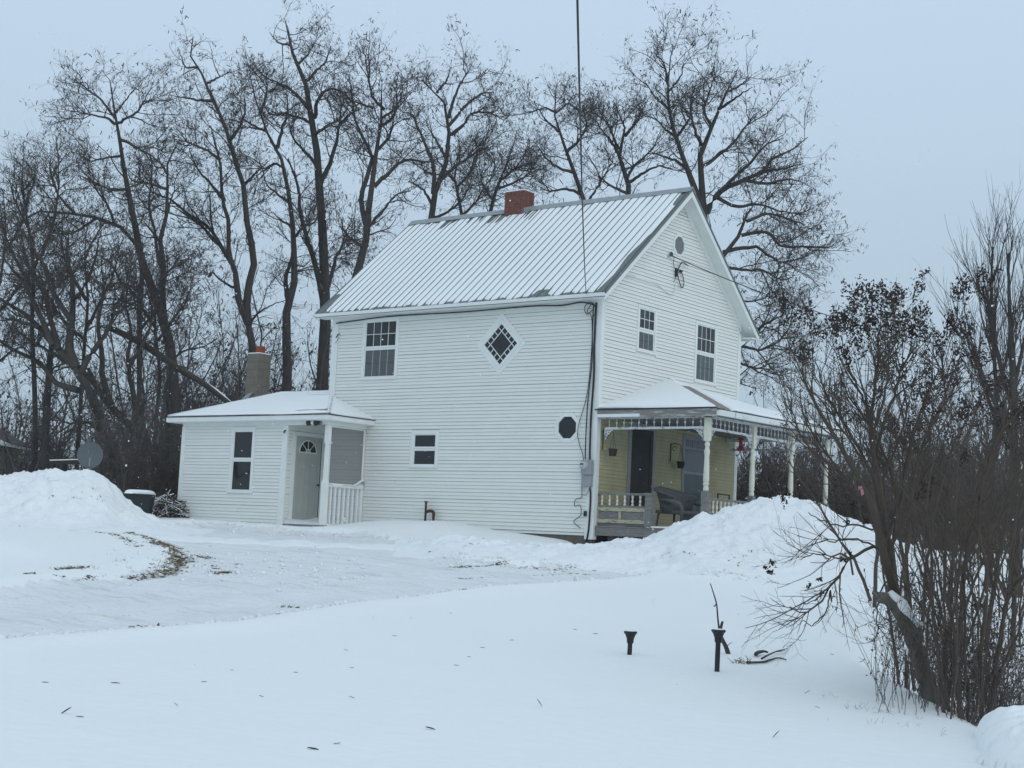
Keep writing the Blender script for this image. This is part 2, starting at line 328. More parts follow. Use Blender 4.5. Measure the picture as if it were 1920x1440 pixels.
def snow_clods():
    """loose clods of snow thrown up by the plow"""
    g = np.random.default_rng(12); ph = (1+5**.5)/2; I = np.array([(-1, ph, 0), (1, ph, 0), (-1, -ph, 0), (1, -ph, 0), (0, -1, ph), (0, 1, ph), (0, -1, -ph), (0, 1, -ph), (ph, 0, -1), (ph, 0, 1), (-ph, 0, -1), (-ph, 0, 1)])/1.9
    T_ = np.array([(0, 11, 5), (0, 5, 1), (0, 1, 7), (0, 7, 10), (0, 10, 11), (1, 5, 9), (5, 11, 4), (11, 10, 2), (10, 7, 6), (7, 1, 8), (3, 9, 4), (3, 4, 2), (3, 2, 6), (3, 6, 8), (3, 8, 9), (4, 9, 5), (2, 4, 11), (6, 2, 10), (8, 6, 7), (9, 8, 1)])
    lines = [([(800, 1040), (900, 1050), (1000, 1057), (1150, 1058), (1240, 1066), (1330, 1078), (1450, 1088)], 420, 7), ([(640, 1128), (900, 1101), (1240, 1079)], 160, 3), ([(0, 1188), (400, 1162), (640, 1130)], 150, 5), ([(0, 985), (150, 980), (300, 978), (520, 992), (700, 1006), (800, 1030)], 260, 6), ([(200, 1050), (700, 1060)], 260, 34), ([(800, 1030), (900, 1045)], 60, 8)]
    V = []; F_ = []; n = 0
    for pl, m, wd in lines:
        d = np.concatenate([[0], np.cumsum([math.dist(a, b) for a, b in zip(pl[:-1], pl[1:])])])
        for i in range(m):
            t = g.random()*d[-1]; p = px_plane(np.interp(t, d, [q[0] for q in pl]), np.interp(t, d, [q[1] for q in pl])+g.normal()*wd*.55); r = .014+.035*g.random()**2.5; z = gz(p[0], p[1]); W_ = I*r*(1+.35*g.normal(size=(12, 1)))*np.array((1, 1, .75)); V.append(W_+np.array((p[0], p[1], z+r*.25))); F_.append(T_+n); n += 12
    o = np_mesh('snow_clods', np.concatenate(V), [np.concatenate(F_)], M_snowr, smooth=True); tag(o, 'loose clods of snow along the plowed edges', 'snow clods', kind='stuff')
snow_clods()
# ------------------------------------------------------------------ farmhouse
rnd = random.Random(5)
HL, HD = 8.324, 6.256                       # long wall along -x, gable wall along +y, corner at the origin
ZE, ZR, OE, OR_ = 5.450, 8.517, .377, .324  # eave, ridge, overhangs
XL, XR = -HL-.314, OR_
SL = (ZR-ZE)/(HD/2+OE); YM = HD/2
def zroof(y): return ZR-SL*abs(y-YM)
frS = lambda a, d, z: (a, -d, z)            # along +x, outward -y
frE = lambda a, d, z: (d, a, z)             # along +y, outward +x
house = thing('farmhouse', (-HL/2, HD/2, 0), 'two storey white clapboard farmhouse with snowy metal gable roof', 'house')
EXPO = .0836
def clapboards(parent, fr, x_of_z, z0, z1, holes, mfun, base_d=.0, name='clapboard'):
    """each course its own object; holes: (a0,a1,z0,z1) covered by casings"""
    n = int(round((z1-z0)/EXPO)); zs = z0
    for i in range(n):
        zb = z0+i*EXPO; zt = min(zb+EXPO+.012, z1+.012); a0, a1 = x_of_z(zb+EXPO*.6)
        if a1-a0 < .08: continue
        segs = [(a0, a1)]
        for h in holes:
            if h[2] < zb+EXPO*.5 < h[3]:
                ns = []
                for s0, s1 in segs:
                    if h[1] <= s0 or h[0] >= s1: ns.append((s0, s1)); continue
                    if h[0]-s0 > .02: ns.append((s0, h[0]))
                    if s1-h[1] > .02: ns.append((h[1], s1))
                segs = ns
        j0 = rnd.gauss(0, .0012); sp = []
        for b0, b1 in segs:          # some courses are pieced from two boards
            if b1-b0 > 2.6 and rnd.random() < .30: q = b0+(b1-b0)*rnd.uniform(.25, .75); sp += [(b0, q-.002), (q+.002, b1)]
            else: sp.append((b0, b1))
        segs = sp
        for b0, b1 in segs:
            mb = MB(); t = .018+rnd.uniform(-.001, .003); n_ = max(1, int((b1-b0)/.9)); A = np.linspace(b0+.0012, b1-.0012, n_+1)
            Wv = j0+.010*vnoise(A*.55, np.full(n_+1, zb*.55), 1, 91)+.004*vnoise(A*1.3, np.full(n_+1, zb*7), 1, 92)     # boards sag a little
            P = lambda a, d, z: fr(a, base_d+d, z)
            V = []
            for a, w in zip(A, Wv): V += [P(a, t, zb+w), P(a, .004, zt+w), P(a, 0, zb+w), P(a, .0068, zb+w-.011), P(a, .0064, zb+w+.001)]
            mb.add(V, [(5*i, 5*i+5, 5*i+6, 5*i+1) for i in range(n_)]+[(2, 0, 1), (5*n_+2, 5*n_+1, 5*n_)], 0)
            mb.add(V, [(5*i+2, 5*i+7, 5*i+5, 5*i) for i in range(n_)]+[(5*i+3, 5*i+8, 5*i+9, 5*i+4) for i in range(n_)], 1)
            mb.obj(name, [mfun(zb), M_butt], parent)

# window holes on each wall: a0,a1,z0,z1 (outside of the casing)
holS = [(-7.265, -6.05, 3.70, 5.275), (-5.455, -4.572, 1.512, 2.43)]
class _D: pass
wallS = MB().box(-HL, 0, 0, .12, .06, 5.42).obj('wall', M_paint, house)
gp = [(0, y, z) for y, z in ((.12, .06), (HD, .06), (HD, zroof(HD)-.12), (YM, ZR-.14), (.12, zroof(.12)-.12))]
wallE = MB().prism([(p[0]-.12, p[1], p[2]) for p in gp], (.12, 0, 0)).obj('wall', M_paint, house)
MB().box(-HL, -.12, HD-.12, HD, .06, 5.42).obj('wall', M_paint, house)
MB().prism([(-HL, y, z) for _, y, z in gp], (.12, 0, 0)).obj('wall', M_paint, house)
MB().box(-HL+.02, -.02, .02, HD-.02, -.6, .058).obj('foundation', M_fnd, house)
def yel(z): return M_paint
def oct_half(dz, r):
    dz = abs(dz)
    if dz > r-.02: return 0
    s = r*math.tan(math.radians(22.5)); return (r if dz < s else r-(dz-s))-.015
# long wall courses, leaving the diamond to its casing
def clap_south():
    zc, hx, hz, xc = 4.455, .70, .72, -2.82
    n = int(round((5.26-.125)/EXPO)); holes = list(holS)
    for i in range(n):
        zb = .125+i*EXPO; zm = zb+EXPO*.5; w = hx*(1-abs(zm-zc)/hz)
        if w > .03: holes.append((xc-w, xc+w, zb-.001+EXPO*.45, zb+EXPO*.55))
        w = oct_half(zm-2.46, .335)
        if w: holes.append((-.79-w, -.79+w, zb-.001+EXPO*.45, zb+EXPO*.55))
    clapboards(wallS, frS, lambda z: (-HL+.19, -.2), .125, 5.26, holes, lambda z: M_paint)
clap_south()
holE = [(1.45, 2.262, 4.345, 5.455), (4.04, 5.085, 3.925, 5.455), *[(3.13-oct_half(z-7.137, .26), 3.13+oct_half(z-7.137, .26), z-.5*EXPO*.1, z+.5*EXPO*.1) for z in [.125+(i+.5)*EXPO for i in range(78, 92)] if oct_half(z-7.137, .26)], (1.26, 2.40, .3, 2.68), (3.62, 4.80, .70, 2.62)]
def xe_of(z):
    if z < 5.30: return (.12, HD-.12)
    h = (zroof(YM)-.11-z)/SL; return (max(.12, YM-h), min(HD-.12, YM+h))
clapboards(wallE, frE, xe_of, .125, 8.2, holE, lambda z: M_yel if .3 < z < 2.78 else M_paint)
# trim
mb = MB(); mb.box(-.2, .025, -.025, 0, 0, 5.30).box(.0, .025, .0, .115, 0, 5.30)
mb.obj('corner_board', M_trim, house)
MB().box(0, .025, HD-.12, HD+.025, .3, 5.40).obj('corner_board', M_trim, house)
MB().box(-HL-.025, -HL+.185, -.025, 0, .05, 5.30).obj('corner_board', M_trim, house)
MB().box(-HL, 0, -.022, 0, 5.262, 5.42).obj('frieze_board', M_trim, house)
MB().box(-.2, .028, -.03, .12, -.02, .35).obj('corner_post_base', M_trim, house)

def window(par, fr, a0, a1, z0, z1, zmid, up, lo, bott_m, cw=.08, name='window'):
    mb = MB(); d = .028
    mb.fbox(fr, a0, a0+cw, 0, d, z0, z1); mb.fbox(fr, a1-cw, a1, 0, d, z0, z1); mb.fbox(fr, a0+cw, a1-cw, 0, d+.004, z1-cw, z1); mb.fbox(fr, a0-.015, a1+.015, 0, d+.03, z0-.005, z0+.05)
    w = mb.obj(name, M_trim, par)
    ga0, ga1, gz0, gz1 = a0+cw, a1-cw, z0+.05, z1-cw
    f = .032
    for (q0, q1, dd, cols, rows, m_, nm) in ((zmid+.018, gz1, .014, up[0], up[1], M_glass, 'pane'), (gz0, zmid-.018, .006, lo[0], lo[1], bott_m, 'screen')):
        s = MB(); s.fbox(fr, ga0, ga0+f, -.004, dd, q0, q1); s.fbox(fr, ga1-f, ga1, -.004, dd, q0, q1)
        s.fbox(fr, ga0+f, ga1-f, -.004, dd, q1-f, q1); s.fbox(fr, ga0+f, ga1-f, -.004, dd+.004, q0-.01, q0+f)
        p0, p1, r0, r1 = ga0+f, ga1-f, q0+f, q1-f; b = .014 if nm == 'pane' else .007
        for i in range(1, cols): x = p0+(p1-p0)*i/cols; s.fbox(fr, x-b/2, x+b/2, -.004, dd-.004, r0, r1)
        for j in range(1, rows): z = r0+(r1-r0)*j/rows; s.fbox(fr, p0, p1, -.004, dd-.005, z-b/2, z+b/2)
        s.obj('sash', M_trim, w)
        if nm == 'pane':
            for i in range(cols):
                for j in range(rows):
                    tl = .0015*((i*7+j*3) % 3-1)
                    MB().fbox(fr, p0+(p1-p0)*i/cols, p0+(p1-p0)*(i+1)/cols, -.004, .003+tl, r0+(r1-r0)*j/rows, r0+(r1-r0)*(j+1)/rows).obj('pane', M_glass_refl if (i < cols/2 and cols > 1 and rnd.random() < .75) else m_, w)  # left panes mostly take the painted reflection
        else:
            MB().fbox(fr, p0, p1, -.004, .001, r0, r1).obj(nm, m_, w)
    return w
window(house, frS, -7.265, -6.05, 3.72, 5.275, 4.51, (4, 2), (4, 2), M_screen)
window(house, frS, -5.455, -4.572, 1.53, 2.43, 1.985, (1, 1), (1, 1), M_glass, cw=.085)
MB().box(-5.36, -4.67, -.055, -.03, 1.578, 1.60).obj('sill_snow', M_snow, house)
window(house, frE, 1.45, 2.262, 4.36, 5.455, 4.875, (3, 2), (3, 2), M_screen, cw=.07)
window(house, frE, 4.04, 5.085, 3.94, 5.455, 4.68, (4, 2), (4, 2), M_screen, cw=.075)
def octo(fr, ac, zc, ro, ri, m_, ra=1.0):
    k = [math.radians(22.5+45*i) for i in range(8)]; s = 1/math.cos(math.radians(22.5)); mb = MB()
    O = [(ac+ro*ra*s*math.cos(t), zc+ro*s*math.sin(t)) for t in k]; I = [(ac+ri*ra*s*math.cos(t), zc+ri*s*math.sin(t)) for t in k]
    for i in range(8):
        j = (i+1) % 8
        mb.add([fr(O[i][0], 0, O[i][1]), fr(O[j][0], 0, O[j][1]), fr(O[j][0], .028, O[j][1]), fr(O[i][0], .028, O[i][1]), fr(I[i][0], 0, I[i][1]), fr(I[j][0], 0, I[j][1]), fr(I[j][0], .036, I[j][1]), fr(I[i][0], .036, I[i][1])],
               [(0, 1, 2, 3), (3, 2, 6, 7), (7, 6, 5, 4)])
    w = mb.obj('octagonal_window', M_trim, house)
    MB().prism([fr(a, .004, z) for a, z in I], tuple(np.subtract(fr(0, .004, 0), fr(0, 0, 0)))).obj('pane', m_, w)
octo(frS, -.79, 2.46, .335, .245, M_glass)
octo(frE, 3.13, 7.137, .26, .21, mat('frosted_grey_pane', (.17, .18, .185), .5, var=.3, vscale=9))
def diamond():
    xc, zc = -2.818, 4.44; mb = MB(); O = [(0, .75), (-.735, 0), (0, -.735), (.735, 0)]; I = [(0, .485), (-.49, 0), (0, -.485), (.49, 0)]; B = [(0, .60), (-.60, 0), (0, -.595), (.60, 0)]
    P = lambda q, d: frS(xc+q[0], d, zc+q[1])
    for i in range(4):
        j = (i+1) % 4
        mb.add([P(O[i], 0), P(O[j], 0), P(O[j], .026), P(O[i], .026), P(B[i], .022), P(B[j], .022), P(B[j], .034), P(B[i], .034), P(I[i], .034), P(I[j], .034), P(I[i], .0), P(I[j], .0)],
               [(0, 1, 2, 3), (3, 2, 5, 4), (4, 5, 6, 7), (7, 6, 9, 8), (8, 9, 11, 10)])
    w = mb.obj('diamond_window', M_trim, house)
    # lozenge panes: unit coordinates (s,t) along the two edge directions
    ex = np.array((.245, .2425)); ey = np.array((-.245, .2425)); o = np.array((0, -.485))
    Q = lambda s, t: tuple(o+ex*s*1.0+ey*t*1.0)      # s,t in 0..2
    c = [0, .40, .80, 1.20, 1.60, 2.0]; g = .024
    cells = []
    edges = [0.0, .36, .79, 1.21, 1.64, 2.0]
    for i in range(5):
        for j in range(5):
            if i in (0, 4) or j in (0, 4): cells.append((edges[i], edges[i+1], edges[j], edges[j+1]))
    cells.append((.36, 1.64, .36, 1.64))
    for s0, s1, t0, t1 in cells:
        p = [Q(s0, t0), Q(s1, t0), Q(s1, t1), Q(s0, t1)]
        MB().prism([P(q, .002) for q in p], (0, -.004, 0)).obj('pane', M_glass, w)
    lead = MB()
    def barq(a, b, wd=.018, dd=0.): lead.prism([P((a[0]+nx, a[1]+nz), .006+dd) for a, nx, nz in _strip(a, b, wd)], (0, -.008, 0))
    def _strip(a, b, wd):
        d = np.array(b)-np.array(a); d /= np.linalg.norm(d); n = np.array((-d[1], d[0]))*wd/2
        return [(a, n[0], n[1]), (b, n[0], n[1]), (b, -n[0], -n[1]), (a, -n[0], -n[1])]
    for k in (.36, 1.64): barq(Q(k, 0), Q(k, 2)); barq(Q(0, k), Q(2, k), dd=.0015)
    for k in (.79, 1.21):
        barq(Q(k, 0), Q(k, .36), dd=-.001); barq(Q(k, 1.64), Q(k, 2), dd=-.001); barq(Q(0, k), Q(.36, k), dd=-.001); barq(Q(1.64, k), Q(2, k), dd=-.001)
    lead.obj('glazing_bar', M_trim, w)
diamond()
def gable_vent():
    a, b, c = (2.93, 7.89), (3.53, 7.89), (3.24, 8.15); mb = MB()
    mb.prism([frE(p[0], .004, p[1]) for p in (a, b, c)], (.004, 0, 0)); v = mb.obj('gable_vent', M_void, house)
    for k in range(5):
        z = 7.90+k*.05; t = (z-7.89)/.26; x0 = 2.93+.31*t; x1 = 3.53-.29*t
        if x1-x0 > .05: MB().fbox(frE, x0, x1, .008, .03, z, z+.018).obj('louver', M_old, v)
gable_vent()
# ---- roof
roof = MB()
roof.prism([(XL, -OE, ZE-.05), (XL, YM, ZR-.05), (XL, YM, ZR-.14), (XL, -OE, ZE-.14)], (XR-XL, 0, 0)).prism([(XL, HD+OE, ZE-.05), (XL, HD+OE, ZE-.14), (XL, YM, ZR-.14), (XL, YM, ZR-.05)], (XR-XL, 0, 0))
roof = roof.obj('roof', M_trim, house)
TH = math.atan(SL); SLEN = (HD/2+OE)/math.cos(TH)
def rp(x, s, h): # point on south slope, s from the eave
    return (x, -OE+s*math.cos(TH)-h*math.sin(TH), ZE+s*math.sin(TH)+h*math.cos(TH))
RIB = .2286; NR = int((XR-XL)/RIB); NX0 = XL-.02
nsheet = 0
x = NX0; ribs = []
while x < XR+.015:
    x1 = min(x+4*RIB, XR+.02); mb = MB(); prof = []
    q = x
    while q < x1-.02:
        prof += [(q, -.018), (q+.011, .010), (q+.023, .010), (q+.034, -.018)]; ribs.append(q+.017); q += RIB
    prof.append((x1, -.018)); zs = rnd.uniform(-.012, .012)
    vs = [rp(a, s, h) for s in (-.035+zs, SLEN-.01) for a, h in prof]; n = len(prof)
    mb.add(vs, [(i, i+1, n+i+1, n+i) for i in range(n-1)])
    mb.obj('roof_panel', M_metal, roof); x = x1
mb = MB()   # north slope sheet
mb.add([(XL-.02, YM, ZR-.03), (XR+.02, YM, ZR-.03), (XR+.02, HD+OE+.03, ZE-.06), (XL-.02, HD+OE+.03, ZE-.06)], [(0, 3, 2, 1)]); mb.obj('roof_panel', M_metal, roof)
mb = MB(); mb.prism([(XL-.03, YM-.16, ZR-.14+.022), (XL-.03, YM, ZR+.035), (XL-.03, YM+.16, ZR-.12), (XL-.03, YM, ZR-.02)], (XR-XL+.06, 0, 0)); mb.obj('ridge_cap', M_galv, roof)
# rake trim sheet (dark) on the front edge, both slopes
for sgn in (1, -1):
    y0 = -OE if sgn > 0 else HD+OE
    a = np.array((XR+.03, y0, ZE+.002)); b = np.array((XR+.03, YM, ZR+.002))
    MB().prism([tuple(a), tuple(b), tuple(b-(0, 0, .065)), tuple(a-(0, 0, .065))], (-.016, 0, 0)).obj('rake_flashing', M_metal, roof)
    a = np.array((XR+.012, y0, ZE-.065)); b = np.array((XR+.012, YM, ZR-.065))
    MB().prism([tuple(a), tuple(b), tuple(b-(0, 0, .15)), tuple(a-(0, 0, .13))], (-.025, 0, 0)).obj('rake_board', M_trim, roof)
    # frieze under the rake on the wall
    f0 = np.array((.012, .0 if sgn > 0 else HD, zroof(0)-.14)); f1 = np.array((.012, YM, ZR-.14))
    MB().prism([tuple(f0), tuple(f1), tuple(f1-(0, 0, .17)), tuple(f0-(0, 0, .17))], (.018, 0, 0)).obj('rake_frieze', M_trim, roof)
    a = np.array((XL-.012, y0, ZE-.06)); b = np.array((XL-.012, YM, ZR-.06))
    MB().prism([tuple(a), tuple(b), tuple(b-(0, 0, .15)), tuple(a-(0, 0, .13))], (.02, 0, 0)).obj('rake_board', M_trim, roof)
MB().box(XL, XR, -OE-.022, -OE, ZE-.115, ZE-.035).obj('fascia_board', M_trim, roof)
MB().box(XL, XR, -OE, .0, ZE-.13, ZE-.117).obj('soffit', M_trim, roof)
MB().box(.04, XR, HD+.03, HD+OE, ZE-.16, ZE-.13).obj('soffit', M_trim, roof)
MB().box(XL, XR, HD+OE, HD+OE+.022, ZE-.165, ZE-.04).obj('fascia_board', M_trim, roof)
def roof_snow():
    nr = len(ribs); V = []; Fc = []; ns = 90; na = 6
    for bi in range(nr-1):
        xa, xb = ribs[bi]+.0065, ribs[bi+1]-.0065
        xs = np.linspace(xa, xb, na); ss = np.linspace(-.03, SLEN-.12, ns); X, S = np.meshgrid(xs, ss)
        big = fbm(X, S, .55, 3, 31); streak = vnoise(X*9, S*.7, 1, 33); fine = vnoise(X, S, 14, 35)
        t = .027+.010*big+.004*fine
        bay = vnoise(X*0+bi*3.7, S*0, 1, 46); top = sstep(SLEN-.75, SLEN-.1, S+.6*bay+.7*streak); t = t-.052*top*np.clip(.12+1.3*vnoise(X*1.0, S*0, .8, 36)+1.7*streak, 0, 1)
        edge = sstep(.10, .0, S+.12*vnoise(X, S*0, 9, 37)); t = t-.04*edge
        bare = sstep(-2.0, -1.6, X)*sstep(-.2, -.45, X)*sstep(.5, .12, S+.3*vnoise(X, S, 2.6, 48))*sstep(-.05, .2, vnoise(X, S, 5, 38)+.5*vnoise(X*0+bi, S*0, 1.3, 47)); t = t-.055*bare
        rake = sstep(XR-.26, XR-.12, X+.10*vnoise(X*0, S, 1.3, 49))*np.clip(.45+1.6*vnoise(X*0, S, .9, 39), 0, 1); t = t-.10*rake
        lrk = sstep(XL+.5, XL+.1, X)*np.clip(.3+1.5*vnoise(X*0, S, .8, 40), 0, 1); t = t-.06*lrk
        t = t*np.where((X < xa+.004) | (X > xb-.004), .55, 1)
        C, Sn = math.cos(TH), math.sin(TH); h = -.0175+t
        P = np.stack([X, -OE+S*C-h*Sn, ZE+S*Sn+h*C], -1).reshape(-1, 3); b = len(V)*0
        idx = np.arange(ns*na).reshape(ns, na); q = np.stack([idx[:-1, :-1], idx[:-1, 1:], idx[1:, 1:], idx[1:, :-1]], -1).reshape(-1, 4)
        keep = (t.reshape(-1)[q] > 0).any(1); Fc.append(q[keep]+sum(len(v) for v in V)); V.append(P)
    o = np_mesh('roof_snow', np.concatenate(V), [np.concatenate(Fc)], M_snow, roof, smooth=True); o['kind'] = 'stuff'
roof_snow()
# ---- brick chimney on the ridge
def chimney():
    x0, x1, y0, y1, zb, zt = -5.235, -4.59, 2.90, 3.32, 8.05, 8.965
    ch = MB().box(x0+.012, x1-.012, y0+.012, y1-.012, zb, zt-.012).obj('chimney', M_mortar, house)
    bw, bh, bd, j = .2, .06, .09, .009; nrow = int((zt-zb)/(bh+j)); shared = {}
    def brick(ax, ay, z, lx, ly):
        k = (round(lx, 3), round(ly, 3))
        if k not in shared: shared[k] = MB().box(0, lx, 0, ly, 0, bh).obj('brick', M_brick, ch); o = shared[k]
        else: o = shared[k].copy(); COL.objects.link(o)
        o.location = (ax, ay, z+rnd.uniform(-.001, .001))
    for r in range(nrow):
        z = zb+r*(bh+j); n = 3; w = (x1-x0-(n-1)*j)/n; off = (r % 2)*(w/2)
        c = rnd.uniform(-.002, .004)
        xs = [x0]+[x0+off+i*(w+j) for i in range(n+1) if 0.03 < off+i*(w+j) < x1-x0-.03]+[x1+j]
        xs = sorted(set(round(v, 4) for v in xs))
        for a, b in zip(xs[:-1], xs[1:]): brick(a, y0-c, z, b-a-j, bd)
        ya = y0+bd+j; n2 = 2; wy = (y1-ya-j)/n2
        for i in range(n2): brick(x1-bd+c, ya+i*(wy+j), z, bd, wy)
    MB().box(x0+.01, x1-.02, y0+.01, y1-.01, zt-.012, zt+.012).obj('chimney_cap_snow', M_snow, ch)
    mb = MB(); mb.add([(x1-.03, y0-.012, 8.30), (x1+.2, y0-.02, 8.345), (x1+.014, y0+.2, 8.52), (x1-.06, y0-.014, 8.46)], [(0, 1, 2, 3)]); mb.add([(x1+.004, y0-.01, 8.34), (x1+.006, y1, 8.56), (x1+.006, y1, 8.62), (x1+.004, y0-.01, 8.47)], [(0, 1, 2, 3)])
    mb.obj('flashing', M_galv, ch)
chimney()
# ------------------------------------------------------------------ front porch (parts of the farmhouse)
PX = 2.745; PEX = 3.047; PEND = 6.26; ZP = 2.80
posts_y = [.15, 2.12, 3.95, 5.74]
A_ = np.array
pr = MB()   # roof deck
q = [A_((0., -.02, 2.86)), A_((PEX, -.02, ZP+.01)), A_((PEX, PEND, ZP+.03)), A_((.0, PEND, 3.60)), A_((0., 2.91, 3.82))]
pr.add([tuple(p) for p in q]+[tuple(p-A_((0, 0, .06))) for p in q], [(0, 1, 4), (1, 2, 3, 4), (5, 9, 6), (6, 9, 8, 7), (0, 5, 6, 1), (1, 6, 7, 2), (2, 7, 8, 3)])
proof = pr.obj('porch_roof', M_shin, house)
def snow_sheet(name, a, b, c, d, tf, n=46, parent=None, m=None, seed=1, nrm=(0, 0, 1)):
    """snow over the bilinear patch a-b (s=0..1 at t=0) d-c (t=1); tf(s,t,X,Y) thickness"""
    S, T = np.meshgrid(np.linspace(0, 1, n), np.linspace(0, 1, n)); P = ((1-S)*(1-T))[..., None]*a+(S*(1-T))[..., None]*b+(S*T)[..., None]*c+((1-S)*T)[..., None]*d
    t = tf(S, T, P[..., 0], P[..., 1])+.008*fbm(P[..., 0], P[..., 1], 2.2, 3, seed)+.003*vnoise(P[..., 0], P[..., 1], 12, seed+3)
    P2 = P+np.array(nrm)*np.where(t > 0, t, -.02)[..., None]; V = P2.reshape(-1, 3); idx = np.arange(n*n).reshape(n, n)
    q_ = np.stack([idx[:-1, :-1], idx[:-1, 1:], idx[1:, 1:], idx[1:, :-1]], -1).reshape(-1, 4); keep = (t.reshape(-1)[q_] > 0).any(1)
    rim = np.concatenate([idx[0], idx[1:, -1], idx[-1, -2::-1], idx[-2:0:-1, 0]]); lo = (P-np.array(nrm)*.015).reshape(-1, 3)[rim]
    b0 = len(V); m_ = len(rim); sk = np.stack([rim, np.roll(rim, -1), b0+(np.arange(m_)+1) % m_, b0+np.arange(m_)], -1)
    skk = (t.reshape(-1)[sk[:, :2]] > 0).any(1)
    o = np_mesh(name, np.concatenate([V, lo]), [q_[keep], sk[skk]], m or M_snow, parent, smooth=True); o['kind'] = 'stuff'; return o
hipa = q[1]; hipb = q[4]
def edge_fall(d, r=.12): return np.sqrt(np.clip(1-(1-np.clip(d/r, 0, 1))**2, 0, 1))
snow_sheet('roof_snow', q[0], q[1], q[4], q[4], lambda s, t, x, y: .075*edge_fall((1-t)*0+y+.03, .10)*.9+.02*np.sin(y*23+x)*.15, parent=proof, seed=51)
def tE(s, t, x, y):   # main slope: bare strip of shingles beside the hip
    dh = (y-(0-.02)) - (PEX-x)*(2.93/PEX); bare = sstep(.75, .5, dh+.16*vnoise(x, y, 2.3, 55))*sstep(.25, .6, x)
    return .085*edge_fall(PEX+.02-x, .16)*(1-1.5*bare)*np.where(bare > .75, 0, 1)-.02*bare
snow_sheet('roof_snow', q[1], q[2], q[3], q[4], tE, n=80, parent=proof, seed=57)
for k in range(13):       # cap shingles showing along the hip
    f0 = .02+k*.062; c = hipa+(hipb-hipa)*f0; dirh = (hipb-hipa)/np.linalg.norm(hipb-hipa); yd = A_((.12, 1., .02)); yd /= np.linalg.norm(yd)
    c = c+A_((0, 0, .012)); e_ = dirh*.25; w_ = yd*.30
    p = [c+yd*.02, c+e_+yd*.02, c+e_+w_*1.7, c+w_*1.7]; MB().prism([tuple(v) for v in p], (0, 0, .012+.001*(k % 3))).obj('hip_shingle', M_shin, proof)
# fascias: weathered wood on the south end, white gutter on the front
MB().box(.03, PEX+.0, -.055, -.022, 2.665, 2.835).obj('fascia_board', mat('bare_fascia_wood', (.215, .205, .19), .85, var=.9, vscale=5, col2=(.46, .48, .49), thr=(.52, .60), stretch=(.5, 1, 4), bump=.002), house)
MB().box(.03, 1.15, -.066, -.056, 2.675, 2.745).obj('fascia_patch', M_trim, house)
MB().box(-.03, PEX+.01, -.075, -.03, 2.838, 2.862).obj('drip_edge', M_black, house)
gut = MB().prism([(PEX-.01, -.03, 2.685), (PEX+.075, -.03, 2.685), (PEX+.10, -.03, 2.80), (PEX-.01, -.03, 2.80)], (0, PEND-.0, .03)).obj('gutter', M_trim, house)
MB().prism([(PEX-.01, -.04, 2.803), (PEX+.105, -.04, 2.803), (PEX+.105, -.04, 2.818), (PEX-.01, -.04, 2.818)], (0, PEND+.02, .03)).obj('drip_edge', M_black, house)
for y in (.95, 2.15, 3.45, 4.7):    # loops of old brackets on the gutter
    a = np.linspace(-.2, math.pi+.2, 9); MB().tube([(PEX+.105+.012*math.sin(t), y+.11*math.cos(t)+.1, 2.75-.045*math.sin(t)) for t in a], .009, 5).obj('gutter_hook', M_trim, gut)
for y in (.6, 2.9): MB().box(PEX+.099, PEX+.103, y, y+.012, 2.69, 2.80).obj('gutter_joint', M_galv, gut)
# ceiling joists / beam
MB().box(.02, PEX-.02, .0, PEND-.03, 2.70, 2.72).obj('porch_ceiling', M_grey, house)
MB().box(PX-.06, PX+.06, .09, 5.82, 2.655, 2.70).obj('porch_beam', M_old, house)
MB().box(.03, PX+.06, .09, .21, 2.655, 2.70).obj('porch_beam', M_old, house)
MB().box(.03, PX+.06, 5.68, 5.80, 2.60, 2.70).obj('porch_beam', M_old, house)
# turned posts
def post(y, z0=.30):
    h = .058
    p = MB().box(PX-h, PX+h, y-h, y+h, 2.16, 2.655)
    p.lathe([(0.0544, 2.16), (0.0360, 2.14), (0.0576, 2.09), (0.0592, 2.07), (0.0400, 2.04), (0.0464, 2.00), (0.0624, 1.95), (0.0640, 1.92), (0.0528, 1.86), (0.0512, 1.83), (0.0608, 1.55), (0.0640, 1.36), (0.0624, 1.30), (0.0480, 1.28), (0.0656, 1.26), (0.0656, 1.235), (0.0464, 1.21), (0.0592, 1.16), (0.0624, 1.12), (0.0496, 1.09)], (PX, y), 14)
    o = p.obj('porch_post', M_cream, house)
    for f in o.data.polygons: f.use_smooth = len(f.vertices) == 4 and f.center.z < 2.15
    MB().box(PX-.07, PX+.07, y-.07, y+.07, z0, 1.095).obj('post_base', M_grey, o)
    return o
for y in posts_y: post(y, .25)
